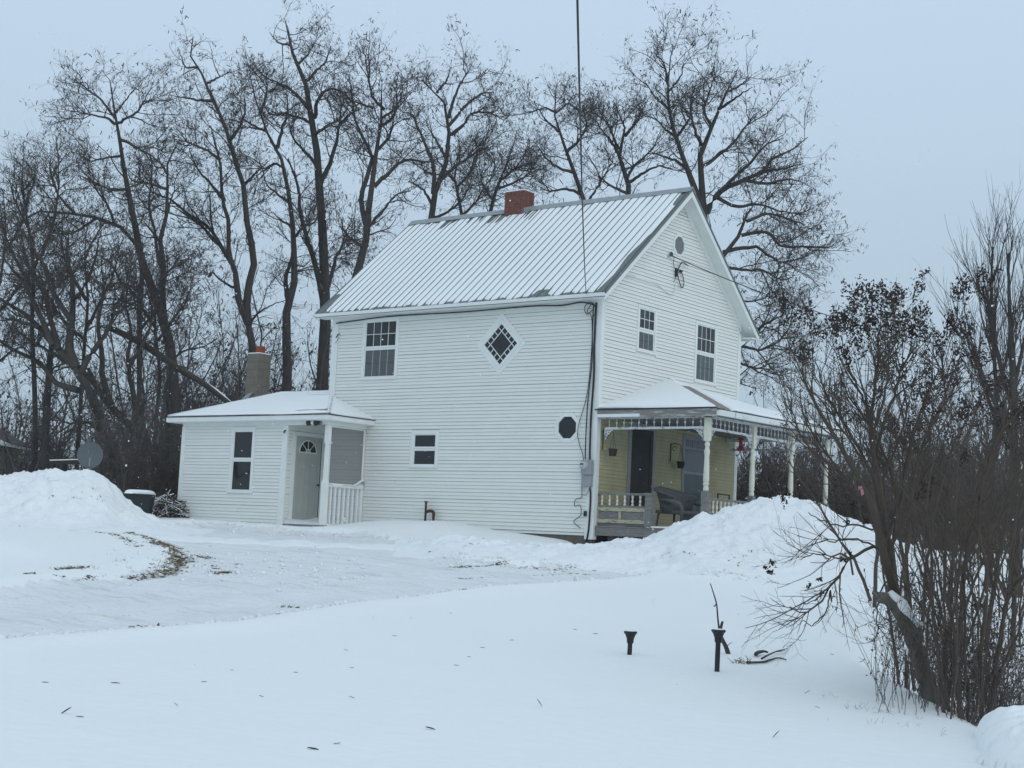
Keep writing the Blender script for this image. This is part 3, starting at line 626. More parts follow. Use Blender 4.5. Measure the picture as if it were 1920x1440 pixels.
def bracket(o, ax, sgn):          # pierced scroll bracket, o = corner under the rail at the post
    mb = MB(); th = .028; R = .26; D = A_(ax)*sgn; nrm = A_((ax[1], ax[0], 0))*th
    def arc(r0, r1, c, a0, a1, n=8):
        for i in range(n):
            t0 = a0+(a1-a0)*i/n; t1 = a0+(a1-a0)*(i+1)/n
            p = [c+D*r*math.cos(t)+A_((0, 0, 1.))*r*math.sin(t) for r, t in ((r0, t0), (r1, t0), (r1, t1), (r0, t1))]
            mb.prism([tuple(v-nrm/2) for v in p], tuple(nrm))
    o = A_(o); c = o+D*R+A_((0, 0, -R))
    arc(R*.86, R*1.0, c, math.pi/2, math.pi)               # main quarter curve
    arc(.045, .07, o+D*.085+A_((0, 0, -.085)), 0, 2*math.pi, 10); arc(.022, .040, o+D*.165+A_((0, 0, -.045)), 0, 2*math.pi, 8); arc(.022, .040, o+D*.045+A_((0, 0, -.165)), 0, 2*math.pi, 8)
    mb.bar(o+D*.0+A_((0, 0, -.012)), o+D*.27+A_((0, 0, -.012)), th, .022); mb.bar(o+D*.012, o+D*.012+A_((0, 0, -.27)), th, .022, up=(ax[0], ax[1], 0))
    mb.obj('scroll_bracket', M_old, house)
for i, y in enumerate(posts_y):
    if i > 0: bracket((PX, y-.07, 2.43), (0, 1, 0), -1)
    if i < 3: bracket((PX, y+.07, 2.43), (0, 1, 0), 1)
bracket((PX-.07, .15, 2.44), (1, 0, 0), -1); bracket((.11, .15, 2.46), (1, 0, 0), 1)
# spindle frieze
spin = None
def spindle(x, y, z0, z1, par):
    global spin
    if spin is None:
        k = z1-z0; spin = MB().lathe([(.009, 0), (.018, .01), (.009, .03), (.008, .09), (.022, .115), (.022, .135), (.008, .16), (.009, .21), (.020, .235), (.009, .245)], (0, 0), 7).obj('spindle', M_old, par); o = spin
    else: o = spin.copy(); COL.objects.link(o); o.parent = par
    o.location = (x, y, z0); return o
def frieze(a, b, zt, zb, n, mid=False):
    a = A_(a); b = A_(b); mb = MB(); mb.bar((*a, zb), (*b, zb+(.0)), .045, .05); mb.bar((*a, zt), (*b, zt), .04, .03)
    o = mb.obj('spindle_rail', M_old, house)
    for i in range(n): p = a+(b-a)*(i+.5)/n; spindle(p[0], p[1], zb+.0, zb+.24, o)
frieze((.13, .15), (PX-.075, .15), 2.675, 2.445, 13)
for y0, y1 in zip(posts_y[:-1], posts_y[1:]): frieze((PX, y0+.075), (PX, y1-.075), 2.675, 2.43, 10)
frieze((.1, 5.74), (PX-.075, 5.74), 2.63, 2.40, 12)
# deck
deck = MB().box(.03, PX+.06, .06, 5.85, .12, .255).obj('porch_deck', M_grey, house)
for k in range(41):
    y = .04+k*.142
    if y < 5.8: MB().box(.03, PX+.12, y, y+.136, .257, .288+.002*(k % 3)).obj('deck_board', M_grey, deck)
MB().box(.03, 1.50, .035, .058, .075, .25).obj('skirt_board', M_grey, deck); MB().box(1.50, PX+.1, .035, .058, .13, .25).obj('skirt_board', M_grey, deck)
snow_sheet('deck_snow', A_((1.35, .05, .29)), A_((PX+.1, .05, .29)), A_((PX+.1, 1.3, .29)), A_((1.35, .9, .29)), lambda s, t, x, y: .035*edge_fall(t, .12)*edge_fall(1-t, .4)*edge_fall(s, .06), n=20, parent=deck, seed=61)
for (x, y) in ((.2, .3), (PX-.05, .3), (PX-.05, 3), (PX-.05, 5.7)): MB().box(x, x+.16, y, y+.16, -.5, .12).obj('pier', M_fnd, deck)
MB().box(-.015, .0, .12, HD-.1, -.42, .12).obj('porch_void_shade', M_void, house)  # added near-black sheet, paints the shade of the void beneath the porch
# railings
def rail_south():
    mb = MB(); mb.box(.03, 1.29, .11, .19, .975, 1.02).box(.03, 1.29, .12, .18, .70, .745)
    o = mb.obj('porch_railing', M_grey, house)
    bal = MB().lathe([(.016, 0), (.030, .01), (.030, .03), (.014, .05), (.030, .10), (.014, .15), (.028, .19), (.028, .225), (.016, .235)], (0, 0), 8)
    for k in range(6): b = (bal.obj('baluster', M_cream, o) if k == 0 else None); ob = b or _copy(o); ob.location = (.12+k*.2, .15, .742)
    MB().box(.03, 1.29, .125, .150, .30, .70).obj('apron_panel', M_grey, o)
    p = MB().box(.03, 1.29, .095, .124, .62, .70).box(.03, 1.29, .095, .124, .36, .44).box(.60, .66, .100, .123, .44, .62).box(.03, .07, .100, .123, .44, .62).box(1.25, 1.29, .100, .123, .44, .62)
    p.obj('apron_frame', mat('flaking_yellow_rail', (.42, .40, .27), .8, var=.9, vscale=8, col2=(.2, .19, .17), thr=(.5, .58), stretch=(1, 1, 3)), o)
    n = MB().box(1.29, 1.45, .07, .23, .27, 1.0).obj('newel_post', M_grey, house)
    MB().box(1.27, 1.47, .05, .25, .985, 1.03).obj('newel_cap', M_grey, n)
def _copy(par):
    src = [c for c in par.children if c.name.startswith('baluster')][0]; o = src.copy(); COL.objects.link(o); return o
rail_south()
def rail_front(y0, y1):
    mb = MB(); mb.box(PX-.04, PX+.04, y0+.08, y1-.08, .925, .97).box(PX-.03, PX+.03, y0+.08, y1-.08, .60, .645).box(PX-.02, PX+.02, y0+.08, y1-.08, .34, .6)
    o = mb.obj('porch_railing', M_grey, house); n = 11
    src = MB().lathe([(.016, 0), (.026, .01), (.026, .03), (.012, .06), (.027, .13), (.012, .2), (.024, .25), (.024, .28), (.016, .29)], (0, 0), 8).obj('baluster', M_cream, o)
    for k in range(n):
        b = src if k == 0 else src.copy()
        if k: COL.objects.link(b)
        b.location = (PX, y0+.16+(y1-y0-.32)*k/(n-1), .64)
for a, b in zip(posts_y[:-1], posts_y[1:]): rail_front(a, b)
# front door, storm window under the porch
d = MB(); d.fbox(frE, 1.26, 1.385, 0, .03, .30, 2.66); d.fbox(frE, 2.30, 2.40, 0, .03, .30, 2.66); d.fbox(frE, 1.385, 2.30, 0, .032, 2.575, 2.68)
fd = d.obj('front_door', mat('grey_blue_trim', (.30, .315, .325), .6, var=.5, vscale=5), house)
d = MB(); d.fbox(frE, 1.39, 1.50, -.004, .022, .32, 2.57); d.fbox(frE, 2.19, 2.295, -.004, .022, .32, 2.57); d.fbox(frE, 1.50, 2.19, -.004, .0215, 2.45, 2.57); d.fbox(frE, 1.50, 2.19, -.004, .0215, 1.20, 1.32); d.fbox(frE, 1.50, 2.19, -.004, .0215, .32, .5)
d.obj('screen_door', M_dark, fd)
MB().fbox(frE, 1.50, 2.19, -.004, .008, 1.32, 2.45).obj('screen', mat('dark_screen', (.014, .015, .018), .6, var=.6, vscale=4, col2=(.04, .043, .047)), fd)
MB().fbox(frE, 1.50, 2.19, -.004, .012, .50, 1.20).obj('door_panel', M_dark, fd)
MB().tube([frE(2.24, .02, 1.28), frE(2.24, .06, 1.28)], .02, 8).obj('knob', M_galv, fd)
d = MB(); d.fbox(frE, 3.62, 3.71, 0, .03, .72, 2.62); d.fbox(frE, 4.71, 4.80, 0, .03, .72, 2.62); d.fbox(frE, 3.71, 4.71, 0, .032, 2.50, 2.62); d.fbox(frE, 3.60, 4.82, 0, .06, .68, .73)
w = d.obj('window', MATS['grey_blue_trim'], house)
d = MB(); d.fbox(frE, 3.71, 4.71, -.004, .016, 1.68, 1.74); d.fbox(frE, 3.71, 4.71, -.004, .018, 2.28, 2.33); d.fbox(frE, 3.71, 3.75, -.004, .014, .73, 2.5); d.fbox(frE, 4.67, 4.71, -.004, .014, .73, 2.5); d.fbox(frE, 4.10, 4.12, -.004, .014, 2.33, 2.5); d.fbox(frE, 4.35, 4.37, -.004, .014, 2.33, 2.5)
d.obj('sash', M_galv, w)
MB().fbox(frE, 3.75, 4.67, -.004, .005, 1.74, 2.50).obj('pane', M_storm, w); MB().fbox(frE, 3.75, 4.67, -.004, .003, .73, 1.68).obj('pane', mat('storm_glass_low', (.07, .09, .105), .12, var=.5, vscale=2), w)

# ------------------------------------------------------------------ things on and about the porch
def armchair():
    t = thing('wicker_armchair', (1.42, 1.2, .29), 'old grey wicker armchair standing on the porch', 'chair')
    wood = M_wick
    # chair built round the origin facing +x, then turned
    def place(o): adopt(o, t); o.matrix_parent_inverse = Matrix.Identity(4)
    s = MB(); n = 14; pts = []
    for i in range(n+1):              # rolled barrel back as one curved shell
        a = math.radians(60+240*i/n); pts.append((math.cos(a), math.sin(a)))
    V = []; 
    for k, (r, z) in enumerate(((.36, .34), (.38, .52), (.41, .68), (.45, .86), (.49, .94), (.53, .92), (.53, .88), (.47, .84), (.40, .60), (.34, .34))):
        for i, (cx, cy) in enumerate(pts):
            drop = (1-abs(i-n/2)/(n/2)); hz = z if z < .6 else .58+(z-.58)*(.32+.68*drop**.7)
            V.append((r*cx*.95-.02, r*cy, hz))
    m_ = n+1; K = 10
    s.add(V, [(k*m_+i, k*m_+i+1, ((k+1) % K)*m_+i+1, ((k+1) % K)*m_+i) for k in range(K) for i in range(n)]); place(s.obj('backrest', wood, None, True))
    s = MB().box(-.33, .38, -.33, .33, .33, .40); s.box(.36, .40, -.33, .33, .20, .40); place(s.obj('seat', wood))
    s = MB(); a = np.linspace(-.33, .33, 13)
    for i in range(12): s.add([(.40, a[i], .34), (.40, a[i+1], .34), (.40, (a[i]+a[i+1])/2, .15-.05*(i % 2))], [(0, 1, 2)])
    s.box(.385, .40, -.33, .33, .16, .34); place(s.obj('skirt', wood))
    for x_, y_ in ((.36, .32), (.36, -.32), (-.30, .28), (-.30, -.28)):
        place(MB().tube([(x_*.95, y_*.95, .36), (x_*1.08, y_*1.08, 0)], [.026, .020], 7).obj('leg', wood))
    for sg in (1, -1): place(MB().tube([(-.1, sg*.44, .62), (.15, sg*.44, .60), (.36, sg*.40, .55), (.40, sg*.36, .45), (.38, sg*.33, .10)], [.045, .05, .05, .04, .024], 8).obj('arm', wood, None, True))
    t.rotation_euler = (0, 0, math.radians(-8)); t.scale = (1.05, 1.0, 1.02)
    return t
armchair()
c = thing('metal_chair', (.62, 4.9, .29), 'small black metal chair against the yellow porch wall', 'chair')
mb = MB(); mb.box(.45, .85, 4.6, 5.2, .70, .73).obj('seat', M_black, c)
for x_, y_ in ((.47, 4.62), (.83, 4.62), (.47, 5.18), (.83, 5.18)): MB().tube([(x_, y_, .30), (x_, y_, .7)], .014, 6).obj('leg', M_black, c)
MB().tube([(.47, 4.62, .72), (.45, 4.62, 1.24), (.45, 5.18, 1.24), (.47, 5.18, .72)], .02, 6).tube([(.45, 4.62, 1.12), (.45, 5.18, 1.12)], .014, 6).obj('backrest', M_black, c)
def hanging_pot(x, y, z, dirv, label):
    t = thing('plant_hanger', (x, y, z), label, 'plant hanger', 'wrought iron plant hangers on the porch wall'); D = A_(dirv)
    o = A_((x, y, z)); mb = MB(); mb.bar(o+D*.01+A_((0, 0, .02)), o+D*.01+A_((0, 0, -.42)), .02, .02, up=(1, 1, 0)); mb.tube([o+D*.01, o+D*.12+A_((0, 0, .02)), o+D*.24+A_((0, 0, -.01)), o+D*.26+A_((0, 0, -.06))], .008, 5)
    a = np.linspace(0, 5, 14); mb.tube([o+D*(.1+.05*math.cos(k))+A_((0, 0, -.10+.05*math.sin(k))) for k in a], .007, 5); mb.obj('bracket', M_black, t)
    e_ = o+D*.26; mb = MB()
    for k in range(3): mb.tube([e_+A_((0, 0, -.05)), e_+A_((.07*math.cos(k*2.1), .07*math.sin(k*2.1), -.40))], .004, 4)
    mb.obj('chain', M_black, t); c2 = e_+A_((0, 0, -.5)); MB().lathe([(.075, c2[2]-.06), (.10, c2[2]+.09), (.105, c2[2]+.10), (.09, c2[2]+.09)], (c2[0], c2[1]), 10).obj('pot', M_dark, t)
hanging_pot(.02, 3.07, 2.33, (.75, .66, 0), 'black iron hanger with small pot between porch door and grey window')
hanging_pot(.03, .20, 2.40, (.97, .2, 0), 'black iron hanger with square pot beside the house corner')
t = thing('bird_feeder', (1.95, 3.0, 2.45), 'red bird feeder hanging under the porch roof', 'bird feeder')
MB().tube([(1.95, 3, 2.70), (1.95, 3, 2.47)], .005, 4).obj('wire', M_black, t)
MB().lathe([(.02, 2.47), (.085, 2.44), (.09, 2.42), (.03, 2.41)], (1.95, 3), 10).obj('lid', M_red, t); MB().lathe([(.05, 2.42), (.042, 2.35), (.05, 2.24)], (1.95, 3), 10).obj('bottle', M_red, t)
MB().lathe([(.05, 2.25), (.095, 2.22), (.10, 2.19), (.05, 2.17)], (1.95, 3), 10).obj('base', M_red, t)
for k in range(4): MB().tube([(1.95+.05*math.cos(k*1.57), 3+.05*math.sin(k*1.57), 2.23), (1.95+.12*math.cos(k*1.57), 3+.12*math.sin(k*1.57), 2.26)], .009, 5).obj('perch', M_red, t)

# electric meter and its cables on the long wall by the corner
t = thing('electric_meter', (-.15, 0, 1.4), 'grey electric meter box with round glass on the white corner', 'meter')
MB().box(-.29, -.02, -.135, -.025, 1.40, 1.72).obj('box', M_galv, t); MB().tube([(-.20, -.135, 1.60), (-.20, -.15, 1.60), (-.20, -.215, 1.60), (-.20, -.235, 1.60)], [.098, .09, .085, .06], 16).obj('dial_glass', mat('meter_glass', (.45, .47, .47), .15), t)
MB().box(-.245, -.155, -.240, -.236, 1.612, 1.640).box(-.225, -.175, -.240, -.236, 1.555, 1.563).obj('register', M_black, t)
MB().box(-.285, -.03, -.11, -.02, 1.14, 1.385).obj('lower_box', M_galv, t)
def cable(pts, r, label, cat='cable', m=None, sm=0, group=None):
    P = [A_(p) for p in pts]
    if sm:      # Catmull-Rom
        Q = []
        E_ = [2*P[0]-P[1]]+P+[2*P[-1]-P[-2]]
        for i in range(1, len(E_)-2):
            for k in range(sm):
                t_ = k/sm; p0, p1, p2, p3 = E_[i-1:i+3]; Q.append(.5*((2*p1)+(-p0+p2)*t_+(2*p0-5*p1+4*p2-p3)*t_**2+(-p0+3*p1-3*p2+p3)*t_**3))
        Q.append(P[-1]); P = Q
    o = MB().tube(P, r, 6).obj('cable', m or M_cable, None, True); return tag(o, label, cat, group)
cable([(-8.22, -.035, 5.21), (-6.4, -.04, 5.285), (-4, -.045, 5.265), (-2, -.045, 5.285), (-1.1, -.04, 5.255), (-.55, -.05, 5.29), (-.2, -.06, 5.22)], .016, 'black cable strung along under the eave of the long wall', sm=6)
cable([(-.19, -.06, 5.24), (-.20, -.05, 4.6), (-.17, -.06, 3.9), (-.23, -.06, 3.1), (-.24, -.07, 2.4), (-.22, -.09, 1.74)], .013, 'straight cable down the corner into the meter top', sm=5)
cable([(-.12, -.06, 5.26), (-.13, -.05, 4.3), (-.10, -.06, 3.6), (-.13, -.06, 2.7), (-.11, -.08, 2.0), (-.10, -.08, 1.73)], .022, 'thickest service cable running down beside the corner board', sm=5)
cable([(-.27, -.05, 5.22), (-.36, -.06, 5.05), (-.22, -.07, 4.92), (-.20, -.05, 4.2), (-.27, -.05, 3.2), (-.47, -.06, 2.45), (-.42, -.06, 2.1), (-.28, -.07, 1.75), (-.30, -.06, 1.1), (-.30, -.05, .9), (-.45, -.06, .85), (-.47, -.06, .70), (-.32, -.06, .72), (-.30, -.06, .50), (-.48, -.06, .36), (-.30, -.05, .22)], .008, 'thin loose black wire looping out beside the meter', sm=6)
cable([(-.10, -.06, 1.16), (-.06, -.05, .95), (-.07, -.05, .3), (-.10, -.045, .05), (-.14, -.04, -.12)], .020, 'black conduit from the meter down into the snow', sm=5)
cable([(-.26, -.10, 1.14), (-.24, -.12, .98), (-.14, -.12, .95), (-.09, -.10, 1.05), (-.07, -.1, 1.15)], .012, 'short loop of grey cable under the meter', m=M_galv, sm=5)
cable([(-.20, -.07, 5.10), (-.34, -.08, 5.0), (-.42, -.08, 5.15), (-.30, -.07, 5.28), (-.16, -.07, 5.20), (-.10, -.08, 5.02), (-.2, -.08, 4.95)], .009, 'coil of spare wire under the eave corner', sm=6)
o = MB().box(-.215, -.155, -.07, -.03, .48, .60).obj('junction_box', M_black); tag(o, 'small black junction box low on the corner board', 'junction box')
# service wires
B_ = at(1074, -400, 7.35); a_ = A_((-.15, -.42, 5.40))
def sag(a, b, s, n=40): return [a+(b-a)*k/n+A_((0, 0, -s*4*(k/n)*(1-k/n))) for k in range(n+1)]
cable([tuple(p) for p in sag(a_, B_, .25)], .0085, 'thick black service wire dropping from above to the eave corner', 'utility wire')
ins = A_((.06, 2.695, 6.816)); e2 = at(2010, 676, 46)
cable([tuple(p) for p in sag(ins, e2, .55)], .011, 'thin black wire running from the gable away over the shrubs', 'utility wire')
t = thing('wire_insulator', (0, 2.69, 6.8), 'green glass insulator holding the wire on the gable', 'insulator')
MB().tube([(.02, 2.62, 6.76), (.05, 2.66, 6.79), (.06, 2.72, 6.83)], .014, 6).obj('hook', M_galv, t); MB().lathe([(.02, 6.79), (.045, 6.80), (.05, 6.84), (.03, 6.86), (.04, 6.88), (.02, 6.90)], (.07, 2.71), 9).obj('insulator_cap', mat('green_glass', (.03, .10, .085), .2), t)
cable([(.08, 2.82, 6.80), (.05, 2.86, 6.62), (.06, 2.93, 6.50), (.05, 2.96, 6.30), (.06, 2.88, 6.2)], .007, 'short lead hanging below the gable insulator', sm=5)
cable([(.07, 3.5, 6.70), (.07, 3.22, 6.74), (.06, 3.10, 6.60), (.05, 3.06, 6.44), (.06, 3.14, 6.24), (.06, 3.26, 6.12), (.06, 3.34, 6.24), (.06, 3.26, 6.44), (.05, 3.12, 6.52)], .012, 'black loop of slack wire on the gable wall', sm=6)
o = MB().box(.02, .06, 2.98, 3.06, 6.36, 6.56).box(.02, .07, 3.16, 3.26, 6.50, 6.54).obj('wire_clamp', M_black); tag(o, 'dark wire clamp beside the loop on the gable', 'clamp')
cable([(.035, .85, 6.05), (.035, 1.3, 6.04), (.04, 2.2, 6.02), (.035, 2.7, 5.90), (.04, 2.95, 5.96), (.04, 3.02, 6.2)], .012, 'white painted cable along the gable siding', m=M_trim, sm=5)
o = MB().tube([(.03, .72, 6.03), (.03, 1.25, 6.05)], .028, 6).obj('conduit', M_old); tag(o, 'short peeling conduit at the left edge of the gable', 'conduit')
o = MB().tube([(-8.20, -.03, 4.84), (-8.12, -.06, 4.90), (-8.06, -.05, 4.93)], .014, 5).tube([(-8.22, -.03, 4.70), (-8.14, -.05, 4.74), (-8.10, -.05, 4.84)], .006, 5).obj('wall_hook', M_black); tag(o, 'small black hook at the far corner of the long wall', 'hook')
# vent pipes in the drift
o = MB().tube([(-4.745, -.16, -.1), (-4.745, -.16, .70)], .028, 8).tube([(-4.745, -.16, .69), (-4.745, -.16, .715)], .055, 8).obj('vent_pipe', M_pipe); tag(o, 'straight rusty vent pipe standing in the drift', 'pipe')
o = MB().tube([(-4.49, -.16, -.1), (-4.49, -.16, .42), (-4.51, -.16, .47), (-4.56, -.16, .485), (-4.66, -.16, .485), (-4.71, -.16, .46)], .038, 8).obj('vent_pipe', M_pipe, None, False); tag(o, 'dark bent vent pipe with elbow beside the straight one', 'pipe')

# ------------------------------------------------------------------ annex
ann = thing('annex', (-10.3, 0, 0), 'low white clapboard annex with hip roof beside the house', 'annex')
AX0, AX1, AY = -12.25, -8.31, -1.40
def frA(a, d, z): return (a, AY-d, z)
def frD(a, d, z): return (AX1+d, a, z)
wa = MB().box(AX0, AX1, AY, AY+.12, -.2, 2.62).obj('wall', M_paint, ann)
wd = MB().box(AX1-.12, AX1, AY+.12, .0, -.2, 2.62).obj('wall', M_paint, ann)
MB().box(AX0, AX0+.12, AY+.12, 2.2, -.2, 2.62).obj('wall', M_paint, ann); MB().box(AX0+.12, AX1, 2.08, 2.2, -.2, 2.62).obj('wall', M_paint, ann)
clapboards(wa, frA, lambda z: (AX0+.13, AX1-.165), -.04, 2.44, [(-10.34, -9.455, .75, 2.42)], lambda z: M_paint)
clapboards(wd, frD, lambda z: (AY+.03, -.02), .0, 2.44, [(-1.24, -.1, -.1, 2.33)], lambda z: M_paint)
mb = MB().box(AX0-.02, AX0+.13, AY-.025, AY, -.15, 2.46); mb.obj('corner_board', M_trim, ann)
MB().box(AX1-.165, AX1+.02, AY-.025, AY, -.15, 2.46).box(AX1+.0, AX1+.02, AY, AY+.03, -.15, 2.46).obj('corner_board', M_trim, ann)
MB().box(AX0, -6.93, AY-.022, AY, 2.462, 2.62).box(-6.952, -6.93, AY, -.02, 2.462, 2.62).obj('frieze_board', M_trim, ann)
wn = window(ann, frA, -10.34, -9.455, .76, 2.42, 1.60, (1, 1), (1, 1), M_glass, cw=.085)
# grey door with half-round light
d = MB(); d.fbox(frD, -1.24, -1.12, 0, .03, .05, 2.25); d.fbox(frD, -.20, -.10, 0, .03, .05, 2.25); d.fbox(frD, -1.24, -.10, 0, .034, 2.235, 2.33); dr = d.obj('entry_door', M_trim, ann)
MB().fbox(frD, -1.115, -.225, .0, .012, .12, 2.23).obj('door_leaf', M_door, dr)
for a0, a1, z0, z1 in ((-1.02, -.74, 1.03, 1.68), (-.60, -.33, 1.03, 1.68), (-1.02, -.74, .25, .92), (-.60, -.33, .25, .92)):
    m_ = MB()
    for (p, q_, r, s_) in ((a0, a1, z0, z0+.018), (a0, a1, z1-.018, z1), (a0, a0+.018, z0+.018, z1-.018), (a1-.018, a1, z0+.018, z1-.018)): m_.fbox(frD, p, q_, .012, .020, r, s_)
    m_.fbox(frD, a0+.05, a1-.05, .012, .018, z0+.05, z1-.05); m_.obj('door_panel', M_door, dr)
ca, cz = -.69, 1.84
for k in range(4):
    a0, a1 = math.pi*k/4+.03, math.pi*(k+1)/4-.03; p = [(ca+.085*math.cos(a0), cz+.085*math.sin(a0))]+[(ca+.285*math.cos(t_), cz+.285*math.sin(t_)) for t_ in np.linspace(a0, a1, 6)]+[(ca+.085*math.cos(a1), cz+.085*math.sin(a1))]
    MB().prism([frD(*(x_, .014, z_)) for x_, z_ in p], (.004, 0, 0)).obj('pane', M_glass, dr)
m_ = MB(); m_.tube([frD(ca+.295*math.cos(t_), .02, cz+.295*math.sin(t_)) for t_ in np.linspace(0, math.pi, 14)], .013, 5).tube([frD(ca-.30, .02, cz-.01), frD(ca+.30, .02, cz-.01)], .014, 5).tube([frD(ca+.08*math.cos(t_), .02, cz+.08*math.sin(t_)) for t_ in np.linspace(0, math.pi, 7)], .010, 5)
for k in (1, 2, 3): t_ = math.pi*k/4; m_.tube([frD(ca+.085*math.cos(t_), .02, cz+.085*math.sin(t_)), frD(ca+.29*math.cos(t_), .02, cz+.29*math.sin(t_))], .008, 5)
m_.obj('fanlight_frame', M_trim, dr)
MB().tube([frD(-.30, .012, 1.04), frD(-.30, .05, 1.04), frD(-.30, .075, 1.04)], [.015, .018, .034], 9).obj('handle', M_black, dr)
MB().fbox(frD, -.224, -.200, .0, .012, .12, 2.23).obj('door_gap', M_black, dr)
# entry porch: post, balustrade, screen
PXA = -6.99
mb = MB().box(PXA-.066, PXA+.066, AY+.004, AY+.136, -.2, 1.07)
def sqp(z, h): return [(PXA-h, AY+.07-h, z), (PXA+h, AY+.07-h, z), (PXA+h, AY+.07+h, z), (PXA-h, AY+.07+h, z)]
pf = [(1.07, .066), (1.14, .044), (1.90, .041), (1.96, .032), (2.0, .043), (2.04, .056), (2.46, .056)]
for (z0, h0), (z1, h1) in zip(pf[:-1], pf[1:]): mb.hexa(sqp(z0, h0)+sqp(z1, h1))
mb.obj('entry_post', M_trim, ann)
rl = MB().box(PXA-.06, PXA+.06, AY+.15, -.03, .97, 1.03).box(PXA-.03, PXA+.03, AY+.15, -.03, -.02, .05).box(PXA-.04, PXA+.04, -.11, -.025, -.1, .97).obj('entry_railing', M_trim, ann)
for k in range(7): y = AY+.25+k*.155; MB().box(PXA-.022, PXA+.022, y, y+.05, .04, .975).obj('baluster', M_trim, rl)
snow_sheet('rail_snow', A_((PXA-.06, AY+.15, 1.03)), A_((PXA+.07, AY+.15, 1.03)), A_((PXA+.07, -.03, 1.03)), A_((PXA-.06, -.03, 1.03)), lambda s, t, x, y: .03*edge_fall(np.minimum(s, 1-s), .3)+.15*sstep(.72, 1.0, t), n=16, parent=rl, seed=71)
def screen_mat():
    m = bpy.data.materials.new('insect_screen'); m.use_nodes = True; t = m.node_tree; N = t.nodes; b = N['Principled BSDF']; b.inputs['Base Color'].default_value = (.22, .22, .225, 1); b.inputs['Roughness'].default_value = .8; b.inputs['Alpha'].default_value = .42; return m
sf = MB().box(PXA-.02, PXA+.02, -.085, -.03, 1.06, 2.46).box(PXA-.02, PXA+.02, AY+.15, -.085, 2.42, 2.46).box(PXA-.02, PXA+.02, AY+.15, AY+.17, 1.06, 2.42).obj('screen_frame', M_trim, ann)
MB().box(PXA-.004, PXA+.004, AY+.17, -.085, 1.03, 2.42).obj('screen', screen_mat(), sf)
MB().box(AX1, PXA+.08, AY, -.03, -.3, .03).obj('entry_floor', M_grey, ann)
snow_sheet('floor_snow', A_((AX1+.02, AY+.02, .03)), A_((PXA-.02, AY+.02, .03)), A_((PXA-.02, -.03, .03)), A_((AX1+.02, -.03, .03)), lambda s, t, x, y: .05+.07*(1-s)+.10*sstep(.5, 1, t)*(1-s), n=18, parent=ann, seed=73)
MB().box(AX1, PXA-.06, AY+.02, -.02, 2.60, 2.62).obj('entry_ceiling', M_trim, ann)
# roof of shingle courses
ZA, OA = 2.69, .28; ax0, ax1, ay0, ay1 = AX0-.34, -6.72, AY-OA, 2.48; SA = .387; RY = .40; RZ = ZA+SA*(RY-ay0)
P1 = [A_((ax0, ay0, ZA)), A_((ax1, ay0, ZA)), A_((-8.324, 0., ZA+SA*(0-ay0))), A_((-8.324, RY, RZ)), A_((ax0+RY-ay0, RY, RZ))]
mb = MB(); dz = A_((0, 0, -.05))
b3 = A_((ax1, 0., ZA)); c0 = A_((ax0, ay1, ZA)); c1 = A_((-8.324, ay1, ZA))
pts = P1+[b3, c0, c1]; mb.add([tuple(p) for p in pts], [(0, 1, 2, 3, 4), (1, 5, 2), (0, 4, 6), (4, 3, 7, 6)]); mb.add([tuple(p+dz) for p in pts], [(4, 3, 2, 1, 0), (2, 5, 1), (6, 4, 0), (6, 7, 3, 4)])
aroof = mb.obj('roof', M_shin, ann)
for k in range(13):           # stepped shingle courses, showing where the snow is thin
    f = k/13; y0 = ay0+(RY-ay0)*f; y1 = ay0+(RY-ay0)*(f+1/13); z0 = ZA+SA*(y0-ay0)+.004; xa = ax0+(y0-ay0)+.02; xb = ax1-(y0-ay0)*1.6/1.68 if y1 < 0 else -8.33
    if xb-xa < .4: continue
    n = 9; w_ = (xb-xa)/n
    for i in range(n): MB().add([(xa+i*w_+.006, y0, z0+.010), (xa+(i+1)*w_-.006, y0, z0+.010), (xa+(i+1)*w_-.006, y1, z0+SA*(y1-y0)+.002), (xa+i*w_+.006, y1, z0+SA*(y1-y0)+.002), (xa+i*w_+.006, y0, z0), (xa+(i+1)*w_-.006, y0, z0)], [(0, 1, 2, 3), (4, 5, 1, 0)]).obj('shingle', M_shin, aroof)
MB().box(ax0, ax1, ay0-.02, ay0, ZA-.125, ZA-.012).box(ax1, ax1+.02, ay0-.02, -.01, ZA-.125, ZA-.012).box(ax0-.02, ax0, ay0-.02, ay1, ZA-.125, ZA-.012).obj('fascia_board', M_trim, aroof)
MB().box(ax0-.03, ax1+.03, ay0-.035, ay0, ZA-.011, ZA+.006).box(ax1, ax1+.035, ay0-.035, -.01, ZA-.011, ZA+.006).obj('drip_edge', M_black, aroof)
MB().box(ax0, ax1, ay0, AY, ZA-.14, ZA-.126).box(-6.95, ax1, AY, -.02, ZA-.14, ZA-.126).box(ax0, AX0, AY, ay1, ZA-.14, ZA-.126).obj('soffit', M_trim, aroof)
def tA(s, t, x, y): thin = sstep(-9.6, -8.0, x); return (.060-.020*thin)*edge_fall(y-ay0+.02, .15)*edge_fall(s*6, .3)+thin*.055*(vnoise(x*.7, y*6, 1.0, 77)-.18)-.02*thin*sstep(-7.6, -7.0, x)*sstep(.2, 0, 0*x)
snow_sheet('roof_snow', P1[0], P1[1], P1[2], P1[0]+(P1[4]-P1[0])*(1.68/(RY-ay0)), tA, n=70, parent=aroof, seed=79)
snow_sheet('roof_snow', P1[0]+(P1[4]-P1[0])*(1.68/(RY-ay0)), P1[2], P1[3], P1[4], lambda s, t, x, y: .05+.0*s, n=26, parent=aroof, seed=81)
